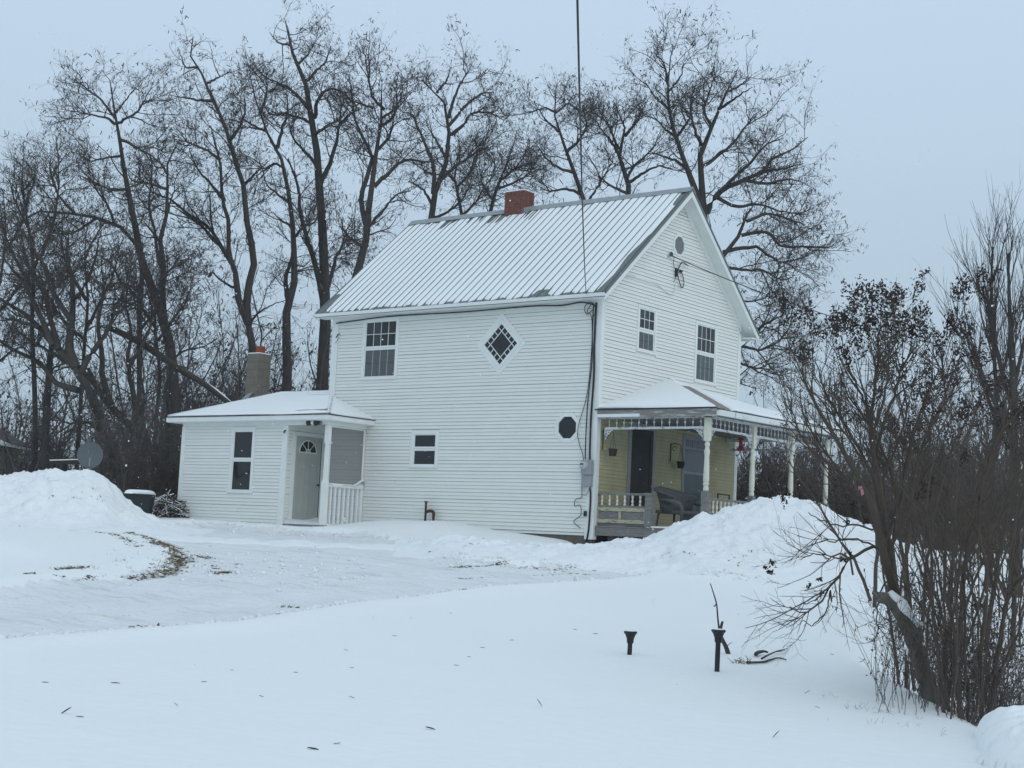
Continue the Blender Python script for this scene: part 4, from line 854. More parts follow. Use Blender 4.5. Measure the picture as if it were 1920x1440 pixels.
snow_sheet('roof_snow', P1[1], b3, P1[2], P1[2], lambda s, t, x, y: .05*edge_fall(ax1+.01-x, .12)*sstep(-.02, .16, (s)*(1-t)+.05)-.0, n=30, parent=aroof, seed=83)
snow_sheet('roof_snow', c0, P1[0], P1[4], P1[4], lambda s, t, x, y: .06+0*s, n=20, parent=aroof, seed=85)
# block chimney with clay pot
bx, by, bs = -11.72, .62, .45
cb = MB().box(bx-bs/2+.02, bx+bs/2-.02, by-bs/2+.02, by+bs/2-.02, 2.6, 4.60).obj('chimney', M_mortar, ann)
for k in range(7):
    z = 3.10+k*.218
    for i in range(2):
        a = (k % 2); h = bs/2; s0 = .12 if a else -.0
        if a: MB().box(bx-h, bx+s0-.005, by-h, by+h, z, z+.21).obj('block', M_block, cb) if i == 0 else MB().box(bx+s0+.005, bx+h, by-h, by+h, z, z+.21).obj('block', M_block, cb)
        else: MB().box(bx-h, bx+h, by-h, by-.04, z, z+.21).obj('block', M_block, cb) if i == 0 else MB().box(bx-h, bx+h, by-.03, by+h, z, z+.21).obj('block', M_block, cb)
MB().box(bx-bs/2+.01, bx+bs/2-.01, by-bs/2+.01, by+bs/2-.01, 4.618, 4.645).obj('chimney_snow', M_snow, cb)
MB().tube([(bx+.03, by, 4.60), (bx+.03, by, 4.83)], .13, 12).obj('clay_pot', M_clay, cb)
MB().add([(bx+.12, by-.42, RZ-.12), (bx-.12, by-.42, RZ-.13), (bx-.10, by-.24, RZ+.03), (bx+.10, by-.24, RZ+.05)], [(0, 1, 2, 3)]).obj('flashing', M_galv, cb)
t = thing('flood_light', (-7.3, AY-.05, 2.56), 'twin headed outdoor flood light above the grey annex door', 'light fixture')
MB().box(-7.52, -7.12, AY-.07, AY-.023, 2.46, 2.56).obj('back_plate', M_galv, t)
for dx in (-.45, -.20): MB().tube([(dx-7.0, AY-.06, 2.51), (dx-7.0, AY-.10, 2.505), (dx-7.0, AY-.18, 2.49)], [.035, .065, .075], 8).obj('lamp_head', M_bin, t)
MB().box(-7.39, -7.27, AY-.15, AY-.07, 2.46, 2.54).obj('snow_lump', M_snow, t)
o = MB().tube([(-8.37, AY-.03, 2.33), (-8.37, AY-.07, 2.31), (-8.37, AY-.08, 2.26)], .02, 6).obj('door_bell', M_black); tag(o, 'small dark fitting on the annex corner board', 'fitting')
# ------------------------------------------------------------------ vegetation machinery
def norm(a): return a/(np.linalg.norm(a, axis=-1, keepdims=True)+1e-12)
def resample(P, R, k):
    P = np.asarray(P, float); d = np.concatenate([[0], np.cumsum(np.linalg.norm(np.diff(P, axis=0), axis=1))]); t = np.linspace(0, d[-1], k)
    # smooth by Catmull-Rom-like cubic through centripetal finite differences
    m = np.gradient(P, d, axis=0); i = np.clip(np.searchsorted(d, t, 'right')-1, 0, len(d)-2); h = (d[i+1]-d[i])[:, None]; s = ((t-d[i])[:, None]/h)
    Q = (2*s**3-3*s**2+1)*P[i]+(s**3-2*s**2+s)*h*m[i]+(-2*s**3+3*s**2)*P[i+1]+(s**3-s**2)*h*m[i+1]
    return Q, np.interp(t, d, R)
class Batch:
    def __init__(s): s.V = []; s.F4 = []; s.F3 = []; s.n = 0
    def tubes(s, P, R, n):
        B, k, _ = P.shape; T = norm(np.gradient(P, axis=1)); ref = np.where(np.abs(T[..., 2:3]) > .85, np.array((1., 0, 0)), np.array((0, 0, 1.)))
        U = norm(np.cross(T, ref)); W_ = np.cross(T, U); a = np.arange(n)*2*math.pi/n
        V = P[:, :, None, :]+R[:, :, None, None]*(np.cos(a)[:, None]*U[:, :, None, :]+np.sin(a)[:, None]*W_[:, :, None, :])
        i = np.arange(B*k*n).reshape(B, k, n); j = np.roll(i, -1, axis=2)
        s.F4.append((np.stack([i[:, :-1], j[:, :-1], j[:, 1:], i[:, 1:]], -1)+s.n).reshape(-1, 4)); s.V.append(V.reshape(-1, 3)); s.n += B*k*n
    def quads(s, C, A, B):     # flat quads centre C, half vectors A,B
        V = np.stack([C-A-B, C+A-B, C+A+B, C-A+B], 1); m = len(C); s.F4.append(np.arange(m*4).reshape(m, 4)+s.n); s.V.append(V.reshape(-1, 3)); s.n += m*4
    def lens(s, C, A, B):      # folded leaf / pod: two triangles pairs with a keel
        N = norm(np.cross(A, B))*np.linalg.norm(B, axis=-1, keepdims=True)*.5; V = np.stack([C-A, C+B, C+A, C-B, C+N], 1); m = len(C); o = np.arange(m)[:, None]*5+s.n
        s.F3 += [o+np.array(t) for t in ((0, 1, 4), (1, 2, 4), (2, 3, 4), (3, 0, 4))]; s.V.append(V.reshape(-1, 3)); s.n += m*5
    def obj(s, name, m, parent=None, smooth=True): return np_mesh(name, np.concatenate(s.V), s.F4+s.F3, m, parent, smooth)
def spawn(g, P, R, n, t0, t1, ang, L, seg, wig, up, rs, taper=.3, shrink=.4, wlen=True):
    B, k, _ = P.shape; ln = np.linalg.norm(np.diff(P, axis=1), axis=2).sum(1); p = ln/ln.sum() if wlen else None
    b = g.choice(B, n, p=p); t = t0+(t1-t0)*g.random(n); f = t*(k-1.0001); i = f.astype(int); w = (f-i)[:, None]
    base = P[b, i]*(1-w)+P[b, i+1]*w; tan = norm(P[b, i+1]-P[b, i]); r = R[b, i]*(1-w[:, 0])+R[b, i+1]*w[:, 0]
    q = g.normal(size=(n, 3)); q = norm(q-(q*tan).sum(1, keepdims=True)*tan); a = np.radians(ang)*(1+.3*g.normal(size=n))[:, None]
    d = norm(np.cos(a)*tan+np.sin(a)*q); ll = L*(1-shrink*t)*np.exp(.3*g.normal(size=n)); st = (ll/seg)[:, None]
    out = [base]
    for s_ in range(seg):
        d = norm(d+wig*g.normal(size=(n, 3))+np.array((0, 0, up))); out.append(out[-1]+d*st)
    Pn = np.stack(out, 1); r0 = np.minimum(r*.75, rs*np.exp(.2*g.normal(size=n))); return Pn, r0[:, None]*np.linspace(1, taper, seg+1)[None]
def pods(g, bt, P, n, size, hang=.8, wd=.22, lens=False):
    B, k, _ = P.shape; b = g.integers(0, B, n); i = g.integers(max(1, k//2), k, n); C = P[b, i]+g.normal(size=(n, 3))*size*.25; l = size*np.exp(.25*g.normal(size=n))[:, None]
    A = norm(np.array((0, 0, -hang))+(1-hang*.6)*g.normal(size=(n, 3)))*l*.5; C = C+A
    q = norm(np.cross(A, g.normal(size=(n, 3))))*l*wd*.5; (bt.lens if lens else bt.quads)(C, A, q)

def locust(name, depth, limbs, w, label, seed, group='bare locust trees behind the house', dens=1.0, podn=1.0, drop=None, crown=None, mats=None):
    """limbs: list of (pixel polyline, first width px, last width px); first one is the trunk"""
    g = np.random.default_rng(seed); Ps = []; Rs = []
    for li, (pl, w0, w1) in enumerate(limbs):
        pl = [(x_, y_+max(0, 620-y_)*.05) for x_, y_ in pl]      # leave room for the shoots at the top
        dz = g.normal()*1.1 if li else 0; n = len(pl); P = []; 
        j0 = 0
        for j, (px, py) in enumerate(pl):
            P.append(at(px, py, depth+(dz*j/max(1, n-1) if li else 0)))
        P = np.array(P)
        if li == 0:      # carry the trunk down into the ground
            x, y = P[0][:2]; P = np.vstack([[x, y, gz(x, y)-.3], P]) if P[0][2] > gz(x, y)+.2 else P
        kf = 1.0 if name == 'leaning_tree' else .82; R = np.linspace(w0*kf, w1*.45, len(P))*.5*depth/F_PX
        if li == 0 and len(P) > 2: R[0] *= 1.25
        Q, RR = resample(P, R, 16); Q[1:-1] += g.normal(size=(14, 3))*.012; Ps.append(Q); Rs.append(RR)
    P0 = np.stack(Ps); R0 = np.stack(Rs); x, y = P0[0, 0, :2]
    t = thing(name, (x, y, gz(x, y)), label, 'tree', group)
    tr = Batch(); tr.tubes(P0, R0, 8); tr.obj('trunk', M_bark, t)
    c = Batch(); Lt = np.linalg.norm(np.diff(P0, axis=1), axis=2).sum(1); tot = Lt[1:].sum()+.5*Lt[0]
    lo = crown or .0
    PL = P0[1:] if len(P0) > 1 else P0; RL = R0[1:] if len(P0) > 1 else R0
    n1 = int(tot*2.1*dens)
    P1, R1 = spawn(g, PL, RL, n1, .22, 1.0, 48, 1.65, 7, .20, .06, .020, .28)
    Pt, Rt_ = spawn(g, P0[:1], R0[:1], int(7*dens)+2, .5, 1, 55, 1.5, 7, .22, .06, .022, .28); P1 = np.concatenate([P1, Pt]); R1 = np.concatenate([R1, Rt_])
    c.tubes(P1, R1, 5)
    P2, R2 = spawn(g, P1, R1, int(len(P1)*7.2), .12, 1.0, 46, .82, 5, .26, .05, .0080, .45); c.tubes(P2, R2, 4)
    P3, R3 = spawn(g, np.concatenate([P2, P2]), np.concatenate([R2, R2]), int(len(P2)*4.4), .15, 1.0, 44, .36, 3, .30, .0, .0048, .6, .25); c.tubes(P3, R3, 3)
    pods(g, c, P3, int(len(P3)*1.0*podn), .095, .8, .20)
    c.obj('crown', [(mats or M_twig)], t); return t

def shrub_mesh(seed, h, nst, spread, up=.12, dens=1., leaf=0, lsize=.06, rs=.03, wig=.14, twig_r=.006):
    g = np.random.default_rng(seed); a = g.random(nst)*2*math.pi; r = .25*spread*np.sqrt(g.random(nst)); B = np.stack([r*np.cos(a), r*np.sin(a), np.full(nst, -.15)], 1)
    d = norm(np.stack([np.cos(a)*spread*g.random(nst), np.sin(a)*spread*g.random(nst), np.full(nst, 1.)], 1)); ll = h*(.6+.45*g.random(nst)); seg = 9; out = [B]
    for s_ in range(seg): d = norm(d+wig*g.normal(size=(nst, 3))+np.array((0, 0, up))); out.append(out[-1]+d*(ll/seg)[:, None])
    P0 = np.stack(out, 1); R0 = (rs*np.exp(.3*g.normal(size=nst)))[:, None]*np.linspace(1, .3, seg+1)
    b = Batch(); b.tubes(P0, R0, 5)
    P1, R1 = spawn(g, P0, R0, int(nst*7*dens), .2, 1, 34, h*.24, 6, .2, .08, rs*.45, .3); b.tubes(P1, R1, 4)
    P2, R2 = spawn(g, P1, R1, int(len(P1)*5), .1, 1, 38, h*.09, 4, .24, .05, twig_r, .5); b.tubes(P2, R2, 3)
    P3, R3 = spawn(g, P2, R2, int(len(P2)*2.2*dens), .2, 1, 40, h*.045, 2, .25, .03, twig_r*.7, .6); b.tubes(P3, R3, 3)
    l = None
    if leaf: l = Batch(); pods(g, l, P3, int(len(P3)*leaf), lsize, .5, .45)
    return b, l

# ------------------------------------------------------------------ the row of locusts behind the house (traced limbs)
T = locust
T('locust_tree', 50, [([(330, 905), (327, 747), (322, 680), (313, 623), (300, 580), (280, 520), (267, 480), (258, 430), (247, 377), (237, 333), (230, 287), (223, 240), (217, 213), (213, 165), (206, 125)], 30, 4),
  ([(217, 213), (205, 203), (190, 198), (150, 190), (112, 183)], 8, 2), ([(217, 213), (233, 203), (258, 187), (272, 160), (285, 140)], 8, 2), ([(223, 240), (250, 255), (285, 277), (312, 300)], 8, 2),
  ([(230, 275), (205, 278), (168, 284), (140, 268)], 7, 2), ([(238, 342), (205, 340), (162, 315), (150, 300)], 7, 2), ([(215, 200), (190, 165), (160, 140), (150, 128)], 7, 2), ([(218, 190), (240, 160), (262, 130)], 6, 2)],
  1, 'tall slender locust leaning left with a round open crown', 11)
T('locust_tree', 50.5, [([(306, 905), (318, 760), (312, 620), (304, 560), (309, 512), (300, 446), (305, 410), (314, 388), (315, 350), (310, 305), (318, 275), (335, 245)], 20, 4),
  ([(307, 512), (296, 470), (288, 420), (280, 370), (285, 300), (279, 270)], 9, 3), ([(300, 446), (290, 430), (277, 415), (270, 405)], 7, 3), ([(312, 340), (280, 330), (245, 320), (240, 300)], 7, 2), ([(314, 310), (300, 290), (275, 275)], 6, 2), ([(314, 388), (325, 350), (345, 330)], 6, 2)],
  1, 'thin crooked locust close beside the leaning one', 12, dens=.9)
T('locust_tree', 52, [([(478, 800), (475, 668), (470, 628), (464, 597)], 26, 22),
  ([(466, 607), (451, 571), (444, 538), (442, 510), (433, 485), (427, 400), (417, 350), (412, 283), (403, 250), (395, 215)], 18, 4), ([(465, 604), (463, 562), (465, 533), (475, 498), (472, 450), (465, 420), (461, 380), (457, 333), (443, 290), (430, 247), (417, 200), (400, 167), (387, 133), (370, 100), (355, 70), (362, 40)], 19, 4),
  ([(433, 485), (415, 455), (400, 427), (353, 390), (317, 360), (285, 345), (255, 305)], 11, 3), ([(430, 473), (400, 440), (370, 405), (340, 385), (322, 372)], 10, 3), ([(420, 365), (395, 330), (370, 300), (355, 260)], 8, 3), ([(412, 283), (390, 265), (350, 245), (328, 215)], 8, 2), ([(400, 167), (375, 165), (345, 160), (318, 155)], 8, 2),
  ([(387, 133), (410, 120), (432, 108)], 7, 2), ([(457, 333), (478, 310), (505, 285)], 8, 2), ([(430, 247), (450, 215), (460, 180), (455, 140)], 9, 2), ([(370, 100), (350, 100), (333, 60)], 6, 2), ([(444, 538), (420, 525), (395, 505), (380, 520)], 7, 2), ([(462, 620), (480, 590), (500, 575), (535, 560)], 7, 3)],
  1, 'forked locust rising behind the block chimney', 13)
T('locust_tree', 53, [([(534, 800), (536, 741), (538, 656), (536, 597), (543, 566), (551, 530), (555, 498), (550, 455), (550, 417), (543, 367), (533, 300), (520, 260), (500, 227), (487, 193), (467, 112)], 25, 4),
  ([(542, 575), (537, 540), (536, 514), (545, 485), (550, 460)], 14, 10), ([(550, 440), (570, 415), (590, 405), (600, 380)], 8, 3), ([(533, 300), (515, 290), (495, 300), (470, 290)], 7, 2), ([(520, 260), (530, 220), (540, 180), (535, 150)], 9, 3), ([(500, 227), (475, 215), (450, 200)], 7, 2), ([(487, 193), (500, 150), (498, 110)], 7, 2), ([(543, 367), (520, 350), (500, 330), (492, 300)], 7, 2), ([(550, 417), (525, 400), (510, 385)], 7, 2)],
  1, 'straight locust with a small loop where its two stems rejoin', 14, dens=1.0)
T('locust_tree', 54, [([(600, 800), (602, 741), (609, 609), (609, 557), (608, 480), (603, 400), (597, 300), (590, 233), (580, 183), (572, 133), (560, 93), (543, 57), (530, 22), (535, 8)], 32, 4),
  ([(606, 560), (600, 531), (590, 486), (573, 430), (563, 383), (560, 340), (548, 300), (540, 280)], 16, 5), ([(609, 545), (619, 520), (628, 481), (642, 450), (650, 420)], 13, 5), ([(600, 330), (612, 305), (627, 262), (637, 213), (640, 170)], 14, 4), ([(580, 183), (563, 162), (540, 140), (520, 130), (490, 120)], 10, 3),
  ([(590, 200), (600, 157), (622, 143), (650, 150)], 10, 3), ([(572, 133), (590, 110), (610, 90), (620, 60)], 9, 3), ([(597, 300), (575, 270), (550, 240), (540, 200)], 9, 3), ([(560, 93), (580, 70), (572, 50)], 7, 2), ([(543, 57), (520, 50), (505, 30)], 6, 2), ([(637, 213), (660, 190), (680, 180)], 8, 3), ([(585, 210), (560, 200), (530, 190), (505, 200)], 8, 3), ([(590, 233), (615, 215), (640, 200), (655, 170)], 8, 3)],
  1, 'biggest and tallest locust, thick trunk left of the house roof', 15, dens=1.15, podn=1.15)
T('locust_tree', 51, [([(640, 700), (655, 560), (677, 480), (690, 417), (692, 360), (700, 317), (705, 267), (712, 217), (720, 183), (715, 150)], 24, 5),
  ([(690, 425), (677, 370), (690, 310), (698, 280), (683, 243), (665, 205), (660, 150), (655, 120)], 13, 4), ([(702, 335), (737, 300), (757, 284), (807, 287), (830, 275)], 11, 3), ([(712, 217), (735, 200), (745, 165), (735, 130)], 9, 3), ([(720, 183), (700, 160), (690, 120), (685, 85)], 8, 3), ([(705, 267), (728, 240), (738, 215), (760, 200)], 9, 3), ([(690, 417), (720, 380), (745, 350), (770, 345)], 9, 3), ([(680, 455), (650, 430), (640, 400)], 8, 3), ([(700, 180), (670, 170), (645, 160)], 7, 2), ([(715, 200), (745, 180), (770, 150)], 7, 2)],
  1, 'locust with dense dark crown right above the left roof edge', 16, dens=1.15, podn=1.2)
T('locust_tree', 55, [([(800, 640), (803, 480), (807, 410), (812, 360), (827, 323), (838, 283), (842, 233), (842, 200), (832, 167), (813, 147), (790, 125)], 20, 4),
  ([(842, 235), (867, 217), (883, 193), (923, 192), (945, 205)], 10, 3), ([(812, 350), (813, 300), (800, 260), (783, 217), (773, 193), (755, 190)], 11, 3), ([(842, 200), (850, 165), (865, 130), (880, 105)], 9, 3), ([(830, 320), (860, 290), (900, 265), (925, 250)], 9, 3), ([(838, 283), (815, 240), (800, 215)], 8, 3), ([(820, 150), (840, 120), (845, 100)], 7, 2), ([(842, 215), (880, 170), (910, 150), (925, 150)], 8, 3), ([(810, 370), (790, 340), (765, 325)], 8, 3), ([(808, 400), (840, 385), (870, 355), (880, 330)], 8, 3)],
  1, 'locust with rounded crown between roof edge and brick chimney', 17)
T('locust_tree', 58, [([(870, 640), (867, 403), (860, 360), (853, 320), (848, 300), (860, 270)], 12, 4), ([(855, 340), (880, 310), (890, 280), (900, 262)], 7, 3), ([(866, 395), (890, 370), (910, 335), (930, 310)], 7, 3), ([(856, 330), (835, 305), (820, 285)], 6, 3)], 1, 'short thin locust just left of the brick chimney', 18, dens=1.3)
T('locust_tree', 58, [([(925, 640), (917, 398), (930, 345), (942, 310), (960, 270), (965, 245)], 13, 4), ([(925, 365), (905, 330), (900, 300)], 7, 3), ([(936, 325), (965, 300), (985, 270), (990, 250)], 7, 3), ([(930, 340), (960, 330), (990, 310), (1010, 280)], 7, 3)], 1, 'low spreading locust directly behind the brick chimney', 19, dens=1.5)
T('locust_tree', 54, [([(1105, 640), (1097, 370), (1077, 307), (1063, 267), (1048, 227), (1040, 187), (1043, 135)], 15, 3), ([(1098, 372), (1107, 358), (1123, 333), (1137, 307), (1150, 285)], 9, 3), ([(1063, 267), (1085, 245), (1100, 215), (1092, 180)], 8, 3), ([(1048, 227), (1025, 205), (1005, 175)], 7, 2), ([(1077, 307), (1050, 300), (1020, 275), (1005, 250)], 8, 3), ([(1090, 350), (1060, 340), (1030, 345), (1010, 335)], 8, 3), ([(1042, 190), (1065, 170), (1080, 145)], 6, 2), ([(1040, 187), (1020, 180), (1008, 185)], 6, 2)],
  1, 'narrow pointed locust right of the brick chimney', 20)
T('locust_tree', 55, [([(1185, 640), (1177, 365), (1175, 310), (1163, 283), (1160, 262), (1173, 233), (1165, 200), (1150, 165)], 17, 3), ([(1162, 275), (1145, 245), (1133, 230), (1118, 210)], 9, 3), ([(1160, 262), (1140, 215), (1125, 190)], 7, 3), ([(1173, 235), (1195, 205), (1205, 180)], 8, 3), ([(1176, 330), (1205, 310), (1235, 295), (1260, 300)], 9, 3), ([(1175, 320), (1190, 295), (1215, 270), (1230, 250)], 8, 3), ([(1177, 350), (1140, 330), (1120, 310)], 8, 3)],
  1, 'rounded locust behind the middle of the right roof half', 21)
T('locust_tree', 49, [([(1335, 700), (1330, 560), (1322, 420), (1318, 372), (1313, 300), (1315, 255), (1334, 220), (1349, 182), (1362, 150), (1385, 100)], 26, 3),
  ([(1318, 392), (1299, 333), (1287, 295), (1268, 238), (1254, 182), (1252, 134), (1262, 60)], 17, 3), ([(1324, 388), (1349, 347), (1396, 323), (1429, 305), (1448, 281), (1486, 262), (1515, 238)], 15, 3), ([(1345, 350), (1375, 320), (1405, 290), (1440, 250), (1470, 240)], 10, 3), ([(1287, 300), (1268, 285), (1240, 275), (1215, 265)], 9, 3), ([(1268, 238), (1245, 220), (1222, 190)], 8, 2),
  ([(1254, 182), (1230, 160), (1208, 125)], 7, 2), ([(1252, 134), (1245, 95), (1225, 70)], 6, 2), ([(1315, 255), (1300, 215), (1295, 170), (1305, 130)], 9, 3), ([(1334, 220), (1320, 185), (1330, 150), (1340, 110)], 8, 3), ([(1349, 182), (1380, 160), (1410, 140)], 8, 3), ([(1313, 300), (1340, 280), (1370, 255), (1400, 215), (1418, 190)], 10, 3), ([(1396, 323), (1440, 330), (1480, 320), (1512, 330)], 9, 3), ([(1429, 305), (1470, 300), (1505, 290)], 8, 3), ([(1340, 355), (1380, 375), (1420, 370), (1465, 385), (1505, 390)], 10, 3), ([(1268, 238), (1290, 205), (1298, 180)], 8, 2), ([(1252, 150), (1275, 120), (1285, 85)], 6, 2), ([(1362, 150), (1395, 130), (1405, 110)], 6, 2)],
  1, 'widest locust rising over the gable peak', 22, dens=1.05)
T('locust_tree', 47, [([(1330, 760), (1340, 560), (1352, 475), (1382, 437), (1400, 404), (1405, 366), (1425, 355)], 17, 4), ([(1356, 465), (1400, 456), (1420, 455), (1438, 470), (1462, 484), (1505, 475), (1530, 460)], 10, 3), ([(1390, 432), (1443, 427), (1462, 451), (1500, 455), (1545, 455), (1562, 453)], 9, 3), ([(1400, 404), (1440, 390), (1480, 400), (1510, 410)], 8, 3), ([(1350, 490), (1390, 500), (1430, 500), (1470, 520), (1490, 510)], 8, 3), ([(1345, 530), (1385, 560), (1420, 560), (1460, 545)], 7, 3)],
  1, 'low locust spreading right from behind the gable', 23, dens=1.2)
T('locust_tree', 46, [([(1365, 800), (1380, 690), (1388, 654), (1415, 628), (1435, 600), (1445, 575)], 11, 4), ([(1392, 650), (1425, 655), (1460, 640), (1490, 600)], 7, 3), ([(1410, 632), (1430, 610), (1465, 590), (1480, 570)], 6, 3), ([(1384, 680), (1420, 690), (1450, 680)], 6, 3)], 1, 'small crooked locust under the right roof corner', 24, dens=1.5)
# left hand tangle
T('leaning_tree', 44, [([(236, 935), (230, 905), (213, 847), (187, 780), (160, 720), (140, 687)], 34, 27), ([(142, 690), (130, 647), (134, 613), (137, 563), (133, 513), (125, 470), (130, 420)], 19, 5), ([(140, 687), (118, 662), (100, 647), (75, 615), (50, 590), (0, 557), (-40, 520)], 17, 6), ([(147, 732), (110, 720), (73, 680), (33, 660), (0, 640), (-30, 600)], 13, 5), ([(150, 700), (173, 660), (200, 623), (215, 580), (230, 540)], 14, 5),
  ([(110, 655), (95, 600), (80, 540), (50, 480), (40, 430)], 12, 4), ([(100, 647), (60, 560), (40, 520), (0, 470)], 12, 4), ([(134, 600), (100, 545), (85, 500), (60, 450), (20, 400)], 12, 4), ([(205, 830), (180, 800), (150, 790), (110, 810), (95, 820)], 8, 3), ([(137, 563), (165, 520), (180, 470), (190, 420)], 9, 3), ([(73, 615), (30, 600), (0, 600)], 8, 3), ([(210, 590), (260, 560), (290, 520)], 7, 3)],
  1, 'dark thick trunk leaning left behind the dish with many low limbs', 31, group='bare trees in the tangle left of the annex', dens=1.15, podn=1.1)
T('leaning_tree', 45, [([(330, 935), (320, 913), (290, 857), (253, 807), (213, 770), (190, 740), (165, 690)], 26, 15), ([(213, 770), (195, 720), (190, 660), (185, 600), (195, 540), (190, 480)], 14, 4), ([(190, 740), (160, 700), (110, 670), (60, 640), (20, 610)], 12, 4), ([(255, 810), (250, 740), (240, 690), (245, 620), (235, 560), (240, 500)], 12, 4), ([(240, 690), (270, 640), (285, 590), (275, 540)], 9, 3), ([(290, 857), (270, 800), (268, 730), (262, 660)], 9, 3)],
  1, 'second leaning trunk streaked with snow beside the annex wall', 32, group='bare trees in the tangle left of the annex', dens=1.1)
T('arching_tree', 49, [([(262, 905), (262, 760), (262, 560), (262, 460), (240, 425), (215, 410), (180, 398), (140, 388), (100, 390), (65, 385), (30, 410)], 15, 5), ([(215, 410), (200, 370), (180, 340), (175, 310)], 7, 3), ([(140, 388), (115, 360), (100, 330), (95, 280)], 7, 3), ([(180, 398), (150, 420), (125, 430), (90, 425)], 7, 3), ([(262, 560), (225, 520), (200, 480), (180, 470)], 8, 3), ([(262, 620), (290, 580), (305, 520), (330, 500)], 8, 3)],
  1, 'thin tree arching over to the left across the tangle', 33, group='bare trees in the tangle left of the annex', dens=1.1)
T('bare_tree', 47, [([(60, 935), (66, 760), (60, 600), (62, 480), (50, 390), (42, 330), (45, 270)], 16, 3), ([(62, 540), (30, 480), (10, 430), (0, 380)], 9, 3), ([(61, 500), (90, 440), (105, 380), (110, 320), (105, 235)], 10, 2), ([(55, 420), (30, 370), (20, 330)], 7, 2), ([(66, 650), (100, 590), (120, 540)], 8, 3), ([(48, 370), (65, 320), (68, 280)], 6, 2)], 1, 'upright tree at the left edge with thin straight top shoots', 34, group='bare trees in the tangle left of the annex', dens=1.2, podn=.4)
T('bare_tree', 48, [([(140, 935), (150, 780), (160, 640), (165, 560), (158, 480), (165, 400)], 14, 3), ([(160, 620), (190, 560), (215, 500), (225, 450)], 9, 3), ([(162, 560), (130, 500), (115, 450), (118, 400)], 9, 3), ([(160, 640), (120, 600), (95, 560), (70, 500)], 8, 3), ([(158, 480), (180, 430), (200, 400)], 7, 2)], 1, 'dense twiggy tree in the middle of the left tangle', 35, group='bare trees in the tangle left of the annex', dens=1.4, podn=1.2)
T('bare_tree', 48.5, [([(-40, 935), (-30, 780), (-20, 640), (0, 520), (10, 430), (5, 340)], 16, 3), ([(-15, 600), (30, 540), (60, 500), (80, 460)], 9, 3), ([(0, 520), (-30, 450), (-40, 380)], 9, 3), ([(5, 470), (35, 420), (50, 370), (55, 330)], 8, 3), ([(-25, 700), (20, 660), (60, 640)], 8, 3)], 1, 'tree half cut off by the left picture edge', 36, group='bare trees in the tangle left of the annex', dens=1.3)
T('bare_tree', 46.5, [([(285, 935), (292, 800), (300, 700), (290, 600), (300, 520), (320, 470), (340, 460)], 13, 3), ([(296, 640), (330, 590), (350, 560), (360, 520)], 8, 3), ([(295, 620), (265, 570), (255, 510)], 8, 3), ([(300, 700), (340, 660), (380, 650), (400, 640)], 7, 3), ([(300, 520), (320, 500), (345, 480)], 6, 3)], 1, 'brownish tree still holding dead leaves above the annex eave', 37, group='bare trees in the tangle left of the annex', dens=1.2, podn=1.8, mats=M_twig)
# snow capped fallen trunk
def fallen():
    P = np.array([at(px, py, d) for px, py, d in ((432, 758, 46.5), (383, 720, 46.2), (333, 690, 46), (290, 660, 45.8), (240, 630, 45.6), (200, 613, 45.5))]); Q, R = resample(P, np.array([.075, .09, .10, .105, .10, .08]), 14)
    t = thing('fallen_tree', tuple(P[0]), 'broken trunk slanting down to the annex roof, snow on its end', 'fallen tree'); b = Batch(); b.tubes(Q[None], R[None], 8); b.obj('trunk', M_bark, t)
    MB().tube([tuple(p+A_((0, 0, .075))) for p in Q[:4]], [.03, .05, .045, .02], 6).obj('snow_cap', M_snow, t, True)
fallen()

# thicket behind the house: shared shrub shapes, each plant its own object
protos = []
for k, (h, n, sp, lf) in enumerate(((5.2, 11, .55, .55), (4.0, 14, .75, .8), (6.4, 9, .42, .35), (2.8, 16, .9, 1.2), (1.5, 14, 1.1, .9))):
    b, l = shrub_mesh(200+k, h, n, sp, leaf=lf*.4, lsize=.075, rs=.024 if h > 2 else .012, twig_r=.0075, dens=1.15)
    e_ = bpy.data.objects.new('background_shrub', None); me = b.obj('stems', M_brush); lm = l.obj('leaves', M_rust if k in (3, 4) else M_brush)
    protos.append((me.data, lm.data, lm.data.materials[0])); bpy.data.objects.remove(me); bpy.data.objects.remove(lm); bpy.data.objects.remove(e_)
def put_shrub(x, y, k, s, rz, label, group):
    z = gz(x, y); t = thing('background_shrub', (x, y, z), label, 'shrub', group); t.rotation_euler = (0, 0, rz); t.scale = (s, s, s*rr.uniform(.85, 1.15))
    for nm, me in (('stems', protos[k][0]), ('leaves', protos[k][1])):
        o = bpy.data.objects.new(nm, me); COL.objects.link(o); o.parent = t
rr = random.Random(77)
GT = 'leafless shrubs in the thicket behind the house'
def region(px):
    if px < 345: return 'tall leafless thicket shrub behind the leaning trees at the left'
    if px < 640: return 'leafless thicket shrub between the locust trunks above the annex roof'
    if px < 1560: return 'leafless thicket shrub seen past the porch end'
    return 'leafless thicket shrub far behind the lilac clump'
for i in range(22):            # behind the annex
    px = rr.uniform(340, 640); d = rr.uniform(50, 62); p = at(px, 900, d); put_shrub(p[0], p[1], rr.choice((0, 0, 1, 2)), rr.uniform(.95, 1.6), rr.uniform(0, 6.3), region(px), GT)
for i in range(6):
    px = rr.uniform(-30, 345); d = rr.uniform(49, 60); p = at(px, 900, d); put_shrub(p[0], p[1], rr.choice((0, 0, 1, 2)), rr.uniform(.9, 1.5), rr.uniform(0, 6.3), region(px), GT)
for i in range(34):
    px = rr.uniform(1350, 1960); d = rr.uniform(44, 66); p = at(px, 900, d); put_shrub(p[0], p[1], rr.choice((0, 1, 1, 2)), rr.uniform(.75, 1.2), rr.uniform(0, 6.3), region(px), GT)
